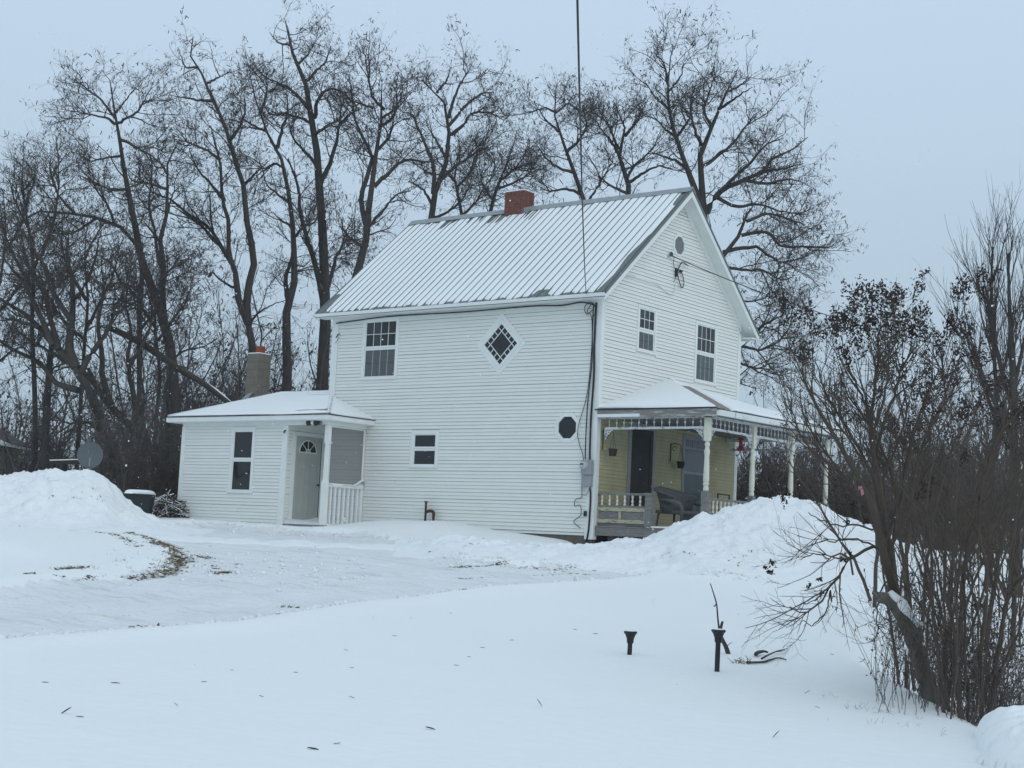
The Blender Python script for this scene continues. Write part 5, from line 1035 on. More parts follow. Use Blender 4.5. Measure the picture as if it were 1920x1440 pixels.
for i in range(5):
    px = rr.uniform(-30, 345); d = rr.uniform(42.5, 48); p = at(px, 900, d); put_shrub(p[0], p[1], rr.choice((1, 3, 0, 0)), rr.uniform(.6, .95), rr.uniform(0, 6.3), 'low brushy shrub under the leaning trees at the left', 'low shrubs under the leaning trees')
for i in range(16):
    px = rr.uniform(1385, 1700); d = rr.uniform(40, 46); p = at(px, 900, d); put_shrub(p[0], p[1], rr.choice((3, 3, 1)), rr.uniform(.7, 1.0), rr.uniform(0, 6.3), 'rusty brown brush seen between the porch posts', 'rusty brush beyond the porch')
for i in range(12):
    px = rr.uniform(215, 335); d = rr.uniform(41, 44); p = at(px, 900, d); put_shrub(p[0], p[1], rr.choice((3, 4, 1)), rr.uniform(.6, .9), rr.uniform(0, 6.3), 'dense dark brush against the left annex corner', 'dense brush by the annex corner')
def far_woods():
    g = np.random.default_rng(5); n = 330; ang = g.uniform(-.42, .42, n); d = g.uniform(70, 120, n); X, Y = uvxy(np.sin(ang)*d, np.cos(ang)*d); Z = ground_z(X, Y)
    h = g.uniform(4.0, 7.5, n); seg = 6; out = [np.stack([X, Y, Z-.3], 1)]; dd = norm(np.stack([g.normal(size=n)*.12, g.normal(size=n)*.12, np.ones(n)], 1))
    for s_ in range(seg): dd = norm(dd+.08*g.normal(size=(n, 3))); out.append(out[-1]+dd*(h/seg)[:, None])
    P = np.stack(out, 1); R = g.uniform(.06, .13, n)[:, None]*np.linspace(1, .25, seg+1); b = Batch(); b.tubes(P, R, 4)
    P1, R1 = spawn(g, P, R, n*12, .15, 1, 42, 2.0, 4, .2, .08, .035, .4); b.tubes(P1, R1, 3); P2, R2 = spawn(g, P1, R1, n*42, .1, 1, 40, .9, 2, .25, .05, .020, .5); b.tubes(P2, R2, 3)
    o = b.obj('distant_woods', mat('distant_bark', (.085, .075, .07), .95)); tag(o, 'grey mass of distant bare woods behind everything', 'woods', kind='stuff')
far_woods()
# ------------------------------------------------------------------ lilac clump and stalks in the right foreground
M_lilac = mat('lilac_bark', (.100, .078, .062), .9, var=.8, vscale=6, col2=(.055, .044, .037))
def at_lim(pl, d, dd=0): return [at(px, py, d+dd*i/(len(pl)-1)) for i, (px, py) in enumerate(pl)]
def panicles(g, bt, tips, dirs, n_each, L, size):
    """dry seed heads: many small capsules clustered along the shoot ends"""
    for p, d in zip(tips, dirs):
        n = int(n_each*g.uniform(.6, 1.4)); t = g.random(n); c = p+d*(t[:, None]*L-.1*L)+g.normal(size=(n, 3))*(.042*(1-.55*t))[:, None]*L/.22
        a = norm(d+.9*g.normal(size=(n, 3)))*size*np.exp(.3*g.normal(size=n))[:, None]*.5; bt.lens(c, a, norm(np.cross(a, g.normal(size=(n, 3))))*size*.26)
def lilac(depth, limbs, label, seed, dens=1.0, heads=90, parent=None, low=0., group='lilac clumps at the right', extra=0, xr=None, zb=None, leaf_m=None, hl=.2, hs=.035):
    g = np.random.default_rng(seed); Ps = []; Rs = []
    for pl, w0, w1 in limbs:
        pl = [(x_, y_+max(0, 900-y_)*low) for x_, y_ in pl]
        P = np.array(at_lim(pl, depth+g.normal()*.12, g.normal()*.45)); Q, R = resample(P, np.linspace(w0*.8, w1*.7, len(P))*.5*depth/F_PX, 16); Q[1:] += g.normal(size=(15, 3))*.006; Ps.append(Q); Rs.append(R)
    for i in range(extra):      # more canes rising from the same base
        bx, by = g.uniform(*xr[0]), zb+g.uniform(-12, 25); tx = bx+g.normal()*90+g.uniform(*xr[1]); ty = g.uniform(*xr[2]); mx = bx+(tx-bx)*.3; pl = [(bx, by), (mx+g.normal()*10, by+(ty-by)*.35), (bx+(tx-bx)*.62+g.normal()*12, by+(ty-by)*.68), (tx, ty)]
        P = np.array(at_lim(pl, depth+g.normal()*.3, g.normal()*.7)); Q, R = resample(P, np.linspace(g.uniform(2.5, 7), 1.6, 4)*.5*depth/F_PX, 16); Q[1:] += np.cumsum(g.normal(size=(15, 3))*.012, 0); Ps.append(Q); Rs.append(R)
    P0 = np.stack(Ps); R0 = np.stack(Rs); x, y = P0[0, 0, :2]; P0[:, 0, 2] -= .12
    t = parent or thing('lilac_bush', (x, y, gz(x, y)), label, 'shrub', group)
    b = Batch(); b.tubes(P0, R0, 7); b.obj('low_bough' if parent else 'stems', M_lilac, t); c = Batch()
    nl = len(P0)
    P1, R1 = spawn(g, P0, R0, int(nl*6.5*dens), .35, 1, 28, .50, 7, .11, .08, .0065, .4); c.tubes(P1, R1, 5)
    P2, R2 = spawn(g, P1, R1, int(len(P1)*4.2), .15, 1, 34, .30, 4, .14, .07, .0032, .55); c.tubes(P2, R2, 4)
    P3, R3 = spawn(g, P2, R2, int(len(P2)*1.8), .2, 1, 36, .13, 2, .2, .03, .0022, .6); c.tubes(P3, R3, 3)
    c.obj('bough_twigs' if parent else 'twigs', M_lilac, t)['kind'] = 'stuff'
    l = Batch(); ends = np.concatenate([P1[:, -1], P2[:, -1]]); dr = np.concatenate([norm(P1[:, -1]-P1[:, -2]), norm(P2[:, -1]-P2[:, -2])]); z = ends[:, 2]
    w = np.clip((z-np.quantile(z, .45)), 0, None)**1.6; w = w/w.sum(); k = g.choice(len(ends), min(heads, (w > 0).sum()), replace=False, p=w); dr = norm(dr+np.array((0, 0, .35)))
    off = np.repeat(ends[k], 3, 0)+g.normal(size=(3*len(k), 3))*.05; panicles(g, l, off, norm(np.repeat(dr[k], 3, 0)+.35*g.normal(size=(3*len(k), 3))), 28, hl*.75, hs*.85)
    if heads: l.obj('seed_heads', leaf_m or mat('dark_seed_heads', (.045, .032, .028), .9), t)['kind'] = 'stuff'
    return t
main_lilac = lilac(12.3, [([(1745, 1300), (1725, 1220), (1700, 1160), (1672, 1100), (1655, 1030), (1640, 960), (1605, 880), (1560, 790), (1520, 700), (1500, 640)], 30, 4),
  ([(1672, 1105), (1668, 1030), (1650, 930), (1640, 850), (1632, 760), (1640, 680), (1650, 600)], 18, 4), ([(1650, 930), (1620, 850), (1580, 760), (1545, 690), (1530, 620)], 9, 3), ([(1640, 850), (1660, 760), (1680, 690), (1690, 640), (1720, 580)], 9, 3), ([(1640, 960), (1590, 900), (1540, 850), (1500, 790), (1470, 700)], 8, 3), ([(1632, 760), (1610, 690), (1590, 630), (1585, 600)], 7, 3),
  ([(1660, 1010), (1690, 930), (1700, 850), (1720, 760), (1740, 700), (1760, 640)], 11, 3), ([(1655, 1030), (1625, 950), (1570, 870), (1530, 800), (1505, 740), (1500, 690)], 8, 3), ([(1668, 1060), (1680, 960), (1665, 860), (1640, 790), (1600, 720), (1570, 650)], 9, 3), ([(1665, 1040), (1700, 960), (1735, 880), (1745, 800), (1730, 720)], 8, 3), ([(1645, 900), (1600, 820), (1555, 740), (1500, 660)], 7, 3), ([(1660, 1000), (1655, 900), (1680, 820), (1700, 740), (1690, 660), (1675, 610)], 8, 3), ([(1640, 960), (1600, 930), (1560, 900), (1535, 880)], 7, 2), ([(1635, 800), (1660, 700), (1665, 640), (1640, 580)], 7, 3), ([(1700, 850), (1740, 780), (1770, 700), (1765, 600)], 7, 3)],
  'largest lilac with leaning broken trunk and dark seed heads', 61, dens=1.55, heads=62, low=.20)
# the low bough drooping to the left has few, long twigs
lilac(12.2, [([(1672, 1060), (1640, 1025), (1600, 1045), (1575, 1075), (1555, 1105), (1535, 1132), (1510, 1148), (1482, 1140)], 9, 3), ([(1600, 1050), (1575, 1040), (1550, 1045), (1520, 1040), (1502, 1050)], 5, 2), ([(1665, 1000), (1610, 985), (1570, 985), (1530, 970), (1515, 960)], 5, 2), ([(1672, 1080), (1650, 1110), (1645, 1160), (1640, 1220)], 5, 2), ([(1665, 1030), (1600, 1010), (1560, 1015), (1535, 1005)], 5, 2), ([(1560, 1100), (1545, 1150), (1520, 1172), (1500, 1165)], 4, 2)],
  None, 66, dens=.8, heads=5, hl=.09, parent=main_lilac)
# broken stub on that trunk, snow lodged in the crotch
t = thing('broken_stump', tuple(at(1740, 1300, 12.15)), 'broken grey stump leaning out of the lilac clump with snow on it', 'stump')
P, R = resample(np.array([at(1748, 1312, 12.1), at(1722, 1230, 12.05), at(1700, 1170, 12.0), at(1672, 1130, 11.95), at(1648, 1118, 11.9)]), np.array([.080, .062, .066, .056, .036]), 22); gs = np.random.default_rng(2); b = MB().tube(P, R*(1+.08*gs.normal(size=22)), 12); b.v = [tuple(np.array(q)+gs.normal(size=3)*.005) for q in b.v]; b.tube([P[-1], P[-1]+A_((-.05, -.01, .035))], [.018, .003], 5).tube([P[-1], P[-1]+A_((-.035, .0, -.01))], [.016, .004], 5).tube([P[9], P[9]+A_((.03, .02, .10)), P[9]+A_((.02, .02, .17))], [.03, .024, .014], 7); b.obj('stem', mat('weathered_bark', (.16, .145, .125), .95, var=.9, vscale=7, col2=(.06, .05, .042), stretch=(1, 1, .5), bump=.02, bscale=18), t, False)
MB().tube([tuple(p+A_((0, 0, .055))) for p in (at(1712, 1180, 11.98), at(1690, 1150, 11.95), at(1668, 1125, 11.92))], [.03, .06, .03], 7).obj('snow_cap', M_snow, t, True)
MB().tube([tuple(at(1712, 1240, 12.2)), tuple(at(1716, 1200, 12.2)), tuple(at(1722, 1165, 12.2))], [.05, .085, .04], 7).obj('snow_cap', M_snow, t, True)
lilac(11.4, [([(1842, 1335), (1840, 1230), (1850, 1100), (1835, 980), (1850, 860), (1880, 760), (1900, 690)], 11, 4), ([(1800, 1320), (1790, 1200), (1770, 1080), (1780, 940), (1800, 830), (1830, 730), (1850, 660)], 10, 4), ([(1860, 1330), (1875, 1210), (1900, 1100), (1935, 1070)], 9, 6), ([(1845, 1290), (1860, 1230), (1900, 1215), (1950, 1200)], 9, 6), ([(1815, 1325), (1810, 1180), (1815, 1020), (1850, 930), (1890, 840)], 8, 3), ([(1770, 1312), (1755, 1180), (1745, 1040), (1740, 920), (1755, 820), (1790, 700)], 9, 3)],
  'thick stand of upright canes at the right picture edge', 62, dens=1.15, heads=10, low=.25, extra=10, xr=((1740, 1875), (-40, 60), (760, 1000)), zb=1322)
lilac(13.6, [([(1700, 1270), (1705, 1150), (1700, 1020), (1720, 900), (1735, 800), (1770, 720), (1790, 670)], 11, 3), ([(1735, 1280), (1730, 1150), (1745, 1000), (1775, 880), (1800, 780), (1840, 700)], 10, 3), ([(1715, 1270), (1690, 1140), (1675, 1010), (1690, 880), (1680, 780), (1700, 690)], 9, 3), ([(1760, 1280), (1790, 1130), (1810, 990), (1850, 880), (1880, 780), (1890, 720)], 9, 3)],
  'middle lilac behind the broken stump', 63, dens=1.5, heads=26, low=.22, extra=6, xr=((1680, 1800), (-60, 90), (700, 880)), zb=1272)
lilac(15.5, [([(1800, 1200), (1810, 1060), (1830, 930), (1860, 820), (1880, 740)], 14, 4), ([(1850, 1200), (1870, 1060), (1890, 940), (1900, 820)], 13, 4), ([(1900, 1200), (1905, 1050), (1920, 900), (1940, 780)], 13, 4)],
  'rear lilac with brownish twigs close to the right edge', 64, dens=1.5, heads=26, low=.25, extra=12, xr=((1760, 1960), (-70, 70), (740, 920)), zb=1200, hs=.04)
lilac(18.5, [([(1640, 1120), (1645, 1000), (1640, 900), (1660, 820)], 10, 4), ([(1700, 1120), (1690, 980), (1710, 880), (1700, 800)], 10, 4), ([(1780, 1120), (1790, 980), (1770, 880)], 10, 4)],
  'farthest lilac, low and twiggy beyond the others', 65, dens=1.4, heads=14, extra=14, xr=((1600, 1930), (-60, 60), (740, 930)), zb=1115)
# tall straight poplar shoots rising behind at the right
def poplar(depth, limbs, label, seed):
    g = np.random.default_rng(seed); Ps = []; Rs = []
    for pl, w0, w1 in limbs: pl = [(x_, y_+max(0, 900-y_)*.15) for x_, y_ in pl]; Q, R = resample(np.array(at_lim(pl, depth, g.normal()*.6)), np.linspace(w0, w1, len(pl))*.5*depth/F_PX, 14); Ps.append(Q); Rs.append(R)
    P0 = np.stack(Ps); R0 = np.stack(Rs); x, y = P0[0, 0, :2]; P0[0, 0, 2] = gz(x, y)-.2; t = thing('poplar_sapling', (x, y, gz(x, y)), label, 'tree', 'upright saplings at the right edge'); b = Batch(); b.tubes(P0, R0, 7); b.obj('trunk', M_bark, t); c = Batch()
    P1, R1 = spawn(g, P0, R0, 46, .3, 1, 24, 1.15, 6, .06, .16, .012, .35); c.tubes(P1, R1, 5); P2, R2 = spawn(g, P1, R1, 330, .1, 1, 24, .7, 4, .07, .14, .0055, .5); c.tubes(P2, R2, 3); P3, R3 = spawn(g, P2, R2, 420, .2, 1, 26, .3, 2, .08, .1, .0035, .6); c.tubes(P3, R3, 3); c.obj('crown', M_twig, t)
poplar(24, [([(1905, 1090), (1902, 860), (1900, 660), (1893, 520), (1890, 400)], 22, 3), ([(1902, 760), (1870, 620), (1858, 500), (1862, 385)], 9, 2), ([(1901, 820), (1850, 690), (1820, 600), (1795, 560)], 9, 2), ([(1900, 700), (1925, 560), (1930, 440)], 9, 2)], 'tall straight sapling rising at the right picture edge', 71)
poplar(26, [([(1855, 1090), (1862, 860), (1868, 700), (1862, 600), (1850, 500)], 13, 3), ([(1864, 760), (1835, 660), (1812, 590)], 7, 2), ([(1866, 720), (1890, 620), (1905, 520)], 7, 2)], 'thinner sapling left of the tall straight one', 72)
# dry weed stalks at the foot of the clump
def weeds():
    g = np.random.default_rng(9); n = 420; px = np.concatenate([g.uniform(1640, 1930, 170), g.normal(1820, 55, 250)]); d = g.uniform(10.9, 13.4, n); P = []
    B = np.array([at(a, 1300, b) for a, b in zip(px, d)]); z = ground_z(B[:, 0], B[:, 1])-.05; B[:, 2] = z; h = g.uniform(.35, 1.25, n); seg = 6; dd = norm(np.stack([g.normal(size=n)*.16, g.normal(size=n)*.16, np.ones(n)], 1)); out = [B]
    for s_ in range(seg): dd = norm(dd+.09*g.normal(size=(n, 3))); out.append(out[-1]+dd*(h/seg)[:, None])
    P = np.stack(out, 1); b = Batch(); b.tubes(P, np.full((n, 1), .0028)*np.linspace(1, .4, seg+1), 4); P1, R1 = spawn(g, P, np.full((n, seg+1), .003), n*4, .3, 1, 40, .22, 3, .2, .0, .0022, .6); b.tubes(P1, R1, 3)
    o = b.obj('weed_stalks', M_brush); tag(o, 'tangle of dry weed stalks under the lilacs', 'weeds', kind='stuff')
    l = Batch(); pods(g, l, P1, 3600, .026, .75, .5, True); l.obj('dead_leaves', M_rust, o)
weeds()
t = thing('pink_ribbon', tuple(at(1613, 925, 12.0)), 'pink marker ribbon tied to a lilac stem', 'ribbon'); p = at(1613, 915, 11.9)
MB().prism([tuple(p), tuple(p+A_((.015, .01, -.008))), tuple(p+A_((.024, .014, -.045))), tuple(p+A_((.01, .0, -.06)))], (.003, .003, 0)).prism([tuple(p), tuple(p+A_((-.014, 0, .014))), tuple(p+A_((-.02, 0, -.02)))], (.003, .003, 0)).obj('tails', M_pink, t); MB().tube([tuple(p+A_((-.012, 0, .0))), tuple(p+A_((.012, 0, .006)))], .012, 6).obj('knot', M_pink, t)

# ------------------------------------------------------------------ yard things
def solar(px, py, ht, label):
    p = px_plane(px, py); x, y = p[:2]; z = gz(x, y); t = thing('path_light', (x, y, z), label, 'garden light', 'black path lights in the snow')
    MB().tube([(x, y, z-.15), (x+.004, y, z+ht)], .0215, 12).obj('stake', M_black, t)
    MB().lathe([(.026, z+ht-.045), (.031, z+ht-.035), (.033, z+ht-.005), (.046, z+ht+.030), (.058, z+ht+.047), (.062, z+ht+.05), (.062, z+ht+.062), (.050, z+ht+.066)], (x+.004, y), 16).obj('cap', M_black, t)
    MB().lathe([(.048, z+ht+.064), (.044, z+ht+.070), (.02, z+ht+.073)], (x+.004, y), 12).obj('cap_snow', M_snow, t)
solar(1180, 1227, .145, 'short black path light, left one of the pair'); solar(1344, 1259, .285, 'taller black path light beside the broken branch')
def branch(name, pts, r, label, cat, extra=(), m=None):
    P = [A_(p) for p in pts]; Q, R = resample(np.array(P), np.linspace(r, r*.45, len(P)), 14); b = MB().tube(Q, R, 6)
    for e_ in extra: Qe, Re = resample(np.array([A_(p) for p in e_[0]]), np.linspace(e_[1], e_[1]*.4, len(e_[0])), 8); b.tube(Qe, Re, 5)
    return tag(b.obj(name, m or M_bark, None, True), label, cat)
d0 = (px_plane(1366, 1230)[:2]-CAM[:2])@FW2
branch('stick', [at(1368, 1236, d0), at(1362, 1215, d0), at(1352, 1192, d0), at(1352, 1175, d0), at(1355, 1165, d0)], .024, 'thick dark broken stick standing in the snow', 'stick', [([at(1362, 1213, d0), at(1368, 1207, d0), at(1374, 1204, d0)], .004), ([at(1352, 1190, d0), at(1347, 1182, d0)], .014)])
branch('twig', [at(1349, 1186, d0+.05), at(1346, 1160, d0), at(1343, 1130, d0), at(1337, 1110, d0), at(1332, 1094, d0)], .009, 'thin upright twig beside the thick broken stick', 'twig', [([at(1343, 1132, d0), at(1339, 1137, d0), at(1338, 1135, d0)], .006)])
def lay(pts, h=.012):
    o = []
    for px, py in pts: p = px_plane(px, py); o.append((p[0], p[1], gz(p[0], p[1])+h))
    return o
branch('fallen_branch', lay([(1400, 1246), (1425, 1246), (1445, 1241), (1462, 1237), (1474, 1240)], .015), .012, 'forked fallen branch lying on the snow by the path lights', 'branch', [(lay([(1428, 1242), (1445, 1232), (1460, 1226), (1476, 1222)], .03), .010), (lay([(1455, 1228), (1472, 1226)], .03), .006), (lay([(1468, 1224), (1478, 1212)], .05), .004)])
branch('stick', lay([(1417, 1233), (1425, 1228), (1432, 1227), (1439, 1229)], .03), .020, 'short thick dark stick behind the forked branch', 'stick')
def clump(x, y, n, r, h, seed, label, m, name='grass_tuft', rw=.0035):
    g = np.random.default_rng(seed); a = g.random(n)*6.28; q = r*np.sqrt(g.random(n)); X = x+q*np.cos(a); Y = y+q*np.sin(a); Z = ground_z(X, Y)-.02; d = norm(np.stack([g.normal(size=n)*.9, g.normal(size=n)*.9, .55+g.random(n)], 1)); out = [np.stack([X, Y, Z], 1)]
    for s_ in range(3): d = norm(d+.2*g.normal(size=(n, 3))-np.array((0, 0, .22))); out.append(out[-1]+d*(h*(.5+.8*g.random(n))/3)[:, None])
    b = Batch(); b.tubes(np.stack(out, 1), np.full((n, 1), rw)*np.linspace(1, .5, 4), 3); return b
p = px_plane(1393, 1244); o = clump(p[0], p[1], 60, .09, .10, 4, '', M_straw).obj('grass_tuft', M_straw); tag(o, 'tuft of straw at the root of the fallen branch', 'grass', kind='stuff')
def tracks():
    """dead grass and mud torn up by wheels along the curve of the drive"""
    g = np.random.default_rng(21); b = Batch(); clods = Batch()
    lines = [([(180, 1003), (230, 1016), (258, 1030)], 44, .6), ([(236, 1009), (280, 1014), (300, 1022), (325, 1035), (338, 1045), (318, 1060), (285, 1072), (245, 1078)], 240, .9), ([(290, 1022), (315, 1030), (342, 1042), (330, 1055), (300, 1067)], 150, 1.0), ([(370, 1034), (397, 1040)], 26, .6), ([(396, 1052), (404, 1058)], 8, .5), ([(405, 1066), (420, 1062), (430, 1063)], 28, .7), ([(450, 1052), (455, 1048)], 5, .4), ([(95, 1083), (140, 1085), (190, 1078)], 16, .4), ([(220, 1053), (226, 1058)], 6, .4), ([(50, 1082), (60, 1083)], 8, .5), ([(310, 1020), (340, 1021)], 10, .4),
             ([(850, 1054), (900, 1054), (950, 1054)], 46, .5), ([(970, 1057), (1040, 1060), (1090, 1058)], 40, .5), ([(870, 1075), (900, 1074)], 8, .4), ([(1180, 1058), (1215, 1057)], 18, .6), ([(840, 1108), (880, 1105)], 12, .4), ([(1230, 1074), (1245, 1072)], 7, .4), ([(1000, 1070), (1120, 1068)], 14, .3), ([(240, 1160), (300, 1158)], 8, .3), ([(520, 1128), (560, 1126)], 8, .3), ([(128, 1066), (138, 1072)], 30, .9)]
    for pl, n, sz in lines:
        W_ = np.array([px_plane(*q)[:2] for q in pl]); dd = np.concatenate([[0], np.cumsum(np.linalg.norm(np.diff(W_, axis=0), axis=1))])
        for i in range(int(n*2.2)):
            t = g.random()*dd[-1]; x = np.interp(t, dd, W_[:, 0])+g.normal()*.12*sz; y = np.interp(t, dd, W_[:, 1])+g.normal()*.12*sz
            q = clump(x, y, int(g.integers(3, 8)), .05, .055*sz+.02, g.integers(1e6), '', M_straw, rw=.0028); b.V += q.V; b.F4 += [f+b.n for f in q.F4]; b.n += q.n
        m = int(n*1.3); t = g.random(m)*dd[-1]; X = np.interp(t, dd, W_[:, 0])+g.normal(size=m)*.10*sz; Y = np.interp(t, dd, W_[:, 1])+g.normal(size=m)*.10*sz; C = np.stack([X, Y, ground_z(X, Y)+.004], 1)
        A2 = norm(np.stack([g.normal(size=m), g.normal(size=m), .15*g.normal(size=m)], 1))*(.02+.035*g.random(m))[:, None]*(.5+.5*sz); clods.lens(C+np.array((0, 0, .003)), A2, norm(np.cross(A2, np.array((0, 0, 1.))+.2*g.normal(size=(m, 3))))*np.linalg.norm(A2, axis=1)[:, None]*.6)
    o = b.obj('dead_grass', M_straw); tag(o, 'dead grass torn up along the wheel tracks', 'grass', kind='stuff'); o = clods.obj('mud_clods', M_mud); tag(o, 'crumbs of mud and turf in the wheel tracks', 'mud', kind='stuff')
tracks()
def bank_debris():
    g = np.random.default_rng(31); b = Batch(); dg = bpy.context.evaluated_depsgraph_get(); dg.update()
    spots = [((1215, 1078), 20), ((880, 1020), 16), ((905, 1022), 12), ((1345, 1030), 10), ((1395, 1035), 16), ((1290, 1040), 14), ((1380, 1050), 14), ((1440, 1035), 10), ((820, 1035), 8), ((170, 925), 8), ((145, 935), 14), ((185, 935), 14), ((160, 955), 12), ((95, 925), 8), ((1240, 1048), 8), ((1260, 1040), 8), ((1500, 1010), 10), ((1460, 1000), 8)]
    for (px, py), n in spots:
        for i in range(n):
            d = Vector(at(px+g.normal()*9, py+g.normal()*4, 10)-CAM).normalized(); hit, loc, nrm, idx, ob, mx = SC.ray_cast(dg, Vector(CAM), d)
            if not hit or ob.name.split('.')[0] not in ('snow_bank', 'snow_ground', 'driveway'): continue
            c = np.array(loc)[None]; nn = np.array(nrm); a = g.normal(size=3); a = a-nn*(a@nn); a = norm(a)[None]*g.uniform(.015, .055)*(1 if g.random() < .85 else 1.8); b.lens(c, a, norm(np.cross(a, nn))*np.linalg.norm(a)*g.uniform(.12, .5))
    o = b.obj('bank_debris', M_mud); tag(o, 'bits of turf and twigs in the snow banks', 'debris', kind='stuff')
bank_debris()
# seed pods scattered on the snow, one by one
def scattered():
    big = [((124, 1338), .085, 40, 'curved brown seed pod lying at the lower left'), ((1012, 1326), .075, -60, 'dark pointed pod in the middle of the foreground snow'), ((807, 1370), .07, -15, 'flat dark pod nearest the bottom centre'), ((1455, 1383), .07, 55, 'dark upright pod at the lower right'), ((176, 1317), .05, 90, 'small dark pod standing upright at the left'), ((587, 1407), .075, -8, 'long thin pod at the bottom edge left of centre')]
    rest = [((85, 1277), .07, 0), ((217, 1279), .09, 0), ((383, 1277), .06, 8), ((330, 1323), .05, -40), ((622, 1173), .04, 90), ((700, 1159), .045, -70), ((771, 1157), .03, 0), ((845, 1150), .05, -30), ((649, 1216), .05, -10), ((660, 1248), .05, 0), ((856, 1246), .06, -5), ((660, 1309), .06, -20), ((435, 1255), .04, 0), ((555, 1257), .05, 0), ((490, 1306), .05, -15), ((632, 1398), .06, 10), ((1130, 1272), .05, 90), ((1078, 1180), .06, -8), ((1117, 1188), .08, 0), ((1225, 1126), .05, 60), ((1253, 1187), .04, 80), ((1421, 1219), .05, 95), ((1514, 1300), .07, 35), ((1533, 1328), .05, -20), ((1552, 1354), .04, 85), ((1560, 1227), .06, -15), ((1587, 1165), .04, 0), ((150, 1345), .07, -3), ((1053, 1124), .03, 90), ((960, 1200), .06, 0), ((905, 1212), .06, 0), ((880, 1230), .05, 0), ((740, 1190), .06, 0), ((1385, 1150), .04, 0), ((1605, 1128), .04, 10), ((1490, 1145), .04, 0)]
    for i, ((px, py), L, a, *lab) in enumerate(big+[(p, l, a) for p, l, a in rest]):
        p = px_plane(px, py); z = gz(p[0], p[1]); t = math.radians(a); ax = RT2*math.cos(t); D = A_((ax[0], ax[1], math.sin(t)*.8)); D = D/np.linalg.norm(D); c = A_((p[0], p[1], z+.003+abs(D[2])*L*.35)); n_ = np.cross(D, (0, 0, 1)); n_ = n_/(np.linalg.norm(n_)+1e-9); k = 5; V = []
        mb = MB(); L = L*(.9 if lab else .72); w = L*(.20 if lab else .13)
        for j in range(k+1):
            s_ = j/k; q = c+D*L*(s_-.5)+A_((0, 0, .02*L*math.sin(s_*3.1))); r = w*.5*math.sin(max(.08, min(1, s_*.95+.05))*math.pi)**.6+.001; V += [q-n_*r, q+A_((0, 0, r*.6)), q+n_*r, q-A_((0, 0, r*.5))]
        F = [(j*4+m, j*4+(m+1) % 4, j*4+4+(m+1) % 4, j*4+4+m) for j in range(k) for m in range(4)]; mb.add(V, F); o = mb.obj('seed_pod', M_pod, None, True)
        tag(o, lab[0] if lab else 'small dark seed pod lying on the smooth snow', 'seed pod', 'seed pods scattered on the snow')
scattered()
def stubble():
    g = np.random.default_rng(44); b = Batch()
    for px, py, n in ((1545, 1305, 4), (1562, 1309, 4), (1600, 1330, 14), (1615, 1328, 12), (1640, 1332, 10), (1660, 1337, 8), (1690, 1335, 8), (1720, 1345, 10), (1650, 1360, 8), (1700, 1362, 10), (1750, 1380, 6), (1528, 1302, 3), (1630, 1318, 3)):
        p = px_plane(px, py); q = clump(p[0], p[1], n, .10, .075, int(px), '', M_straw, rw=.0016); b.V += q.V; b.F4 += [f+b.n for f in q.F4]; b.n += q.n
    o = b.obj('grass_stubble', M_straw); tag(o, 'thin dry grass poking through the snow at the lower right', 'grass', kind='stuff')
stubble()
# dish, bin, brush pile, frame, shed and pole at the left
def dish():
    c = at(169, 853, 38.6); t = thing('satellite_dish', (c[0], c[1], gz(c[0], c[1])), 'grey round satellite dish on a pole behind the snow heap', 'satellite dish'); to = norm(A_((CAM[0]-c[0], CAM[1]-c[1], 6.0))); sx = norm(np.cross((0, 0, 1), to)); sy = np.cross(to, sx); R = .322; V = [c-to*.07]; n = 28; F = []
    for k in range(1, 7):
        r = R*k/6
        for i in range(n): a = 2*math.pi*i/n; V.append(c+sx*r*math.cos(a)+sy*r*math.sin(a)*1.05-to*.07*(1-(k/6)**2))
    F = [(0, 1+i, 1+(i+1) % n) for i in range(n)]+[(1+(k-1)*n+i, 1+k*n+i, 1+k*n+(i+1) % n, 1+(k-1)*n+(i+1) % n) for k in range(1, 6) for i in range(n)]; m = MB().add(V, F); m.obj('reflector', M_dish, t, True)
    MB().tube([tuple(c-to*.1), tuple(c-to*.2+A_((0, 0, -.25))), (c[0]-to[0]*.2, c[1]-to[1]*.2, gz(c[0], c[1])-.2)], .04, 8).obj('pole', M_galv, t); a = c-sy*R*.9; f = c+to*.42-sy*.12; MB().bar(a, f, .03, .03).obj('arm', M_galv, t); MB().tube([tuple(f-to*.05), tuple(f+to*.07)], [.03, .045], 8).obj('feed_horn', M_dish, t)
dish()
def bin_():
    x, y = at(262, 935, 39)[:2]; z = gz(x, y); t = thing('compost_bin', (x, y, z), 'dark green bin with snow on its lid beside the heap', 'bin'); u = A_((RT2[0], RT2[1], 0)); w = A_((FW2[0], FW2[1], 0)); c = A_((x, y, z))
    def fr(a, b, h): return tuple(c+u*a+w*b+A_((0, 0, h)))
    MB().hexa([fr(-.26, -.26, 0), fr(.26, -.26, 0), fr(.26, .26, 0), fr(-.26, .26, 0), fr(-.32, -.32, .55), fr(.32, -.32, .55), fr(.32, .32, .55), fr(-.32, .32, .55)]).obj('body', M_bin, t); MB().hexa([fr(-.34, -.34, .55), fr(.34, -.34, .55), fr(.34, .34, .55), fr(-.34, .34, .55), fr(-.32, -.32, .60), fr(.32, -.32, .60), fr(.32, .32, .60), fr(-.32, .32, .60)]).obj('lid', M_bin, t)
    snow_sheet('lid_snow', A_(fr(-.33, -.33, .60)), A_(fr(.33, -.33, .60)), A_(fr(.33, .33, .60)), A_(fr(-.33, .33, .60)), lambda s, t_, x_, y_: .09*edge_fall(np.minimum(np.minimum(s, 1-s), np.minimum(t_, 1-t_)), .22), n=20, parent=t, seed=91)
bin_()
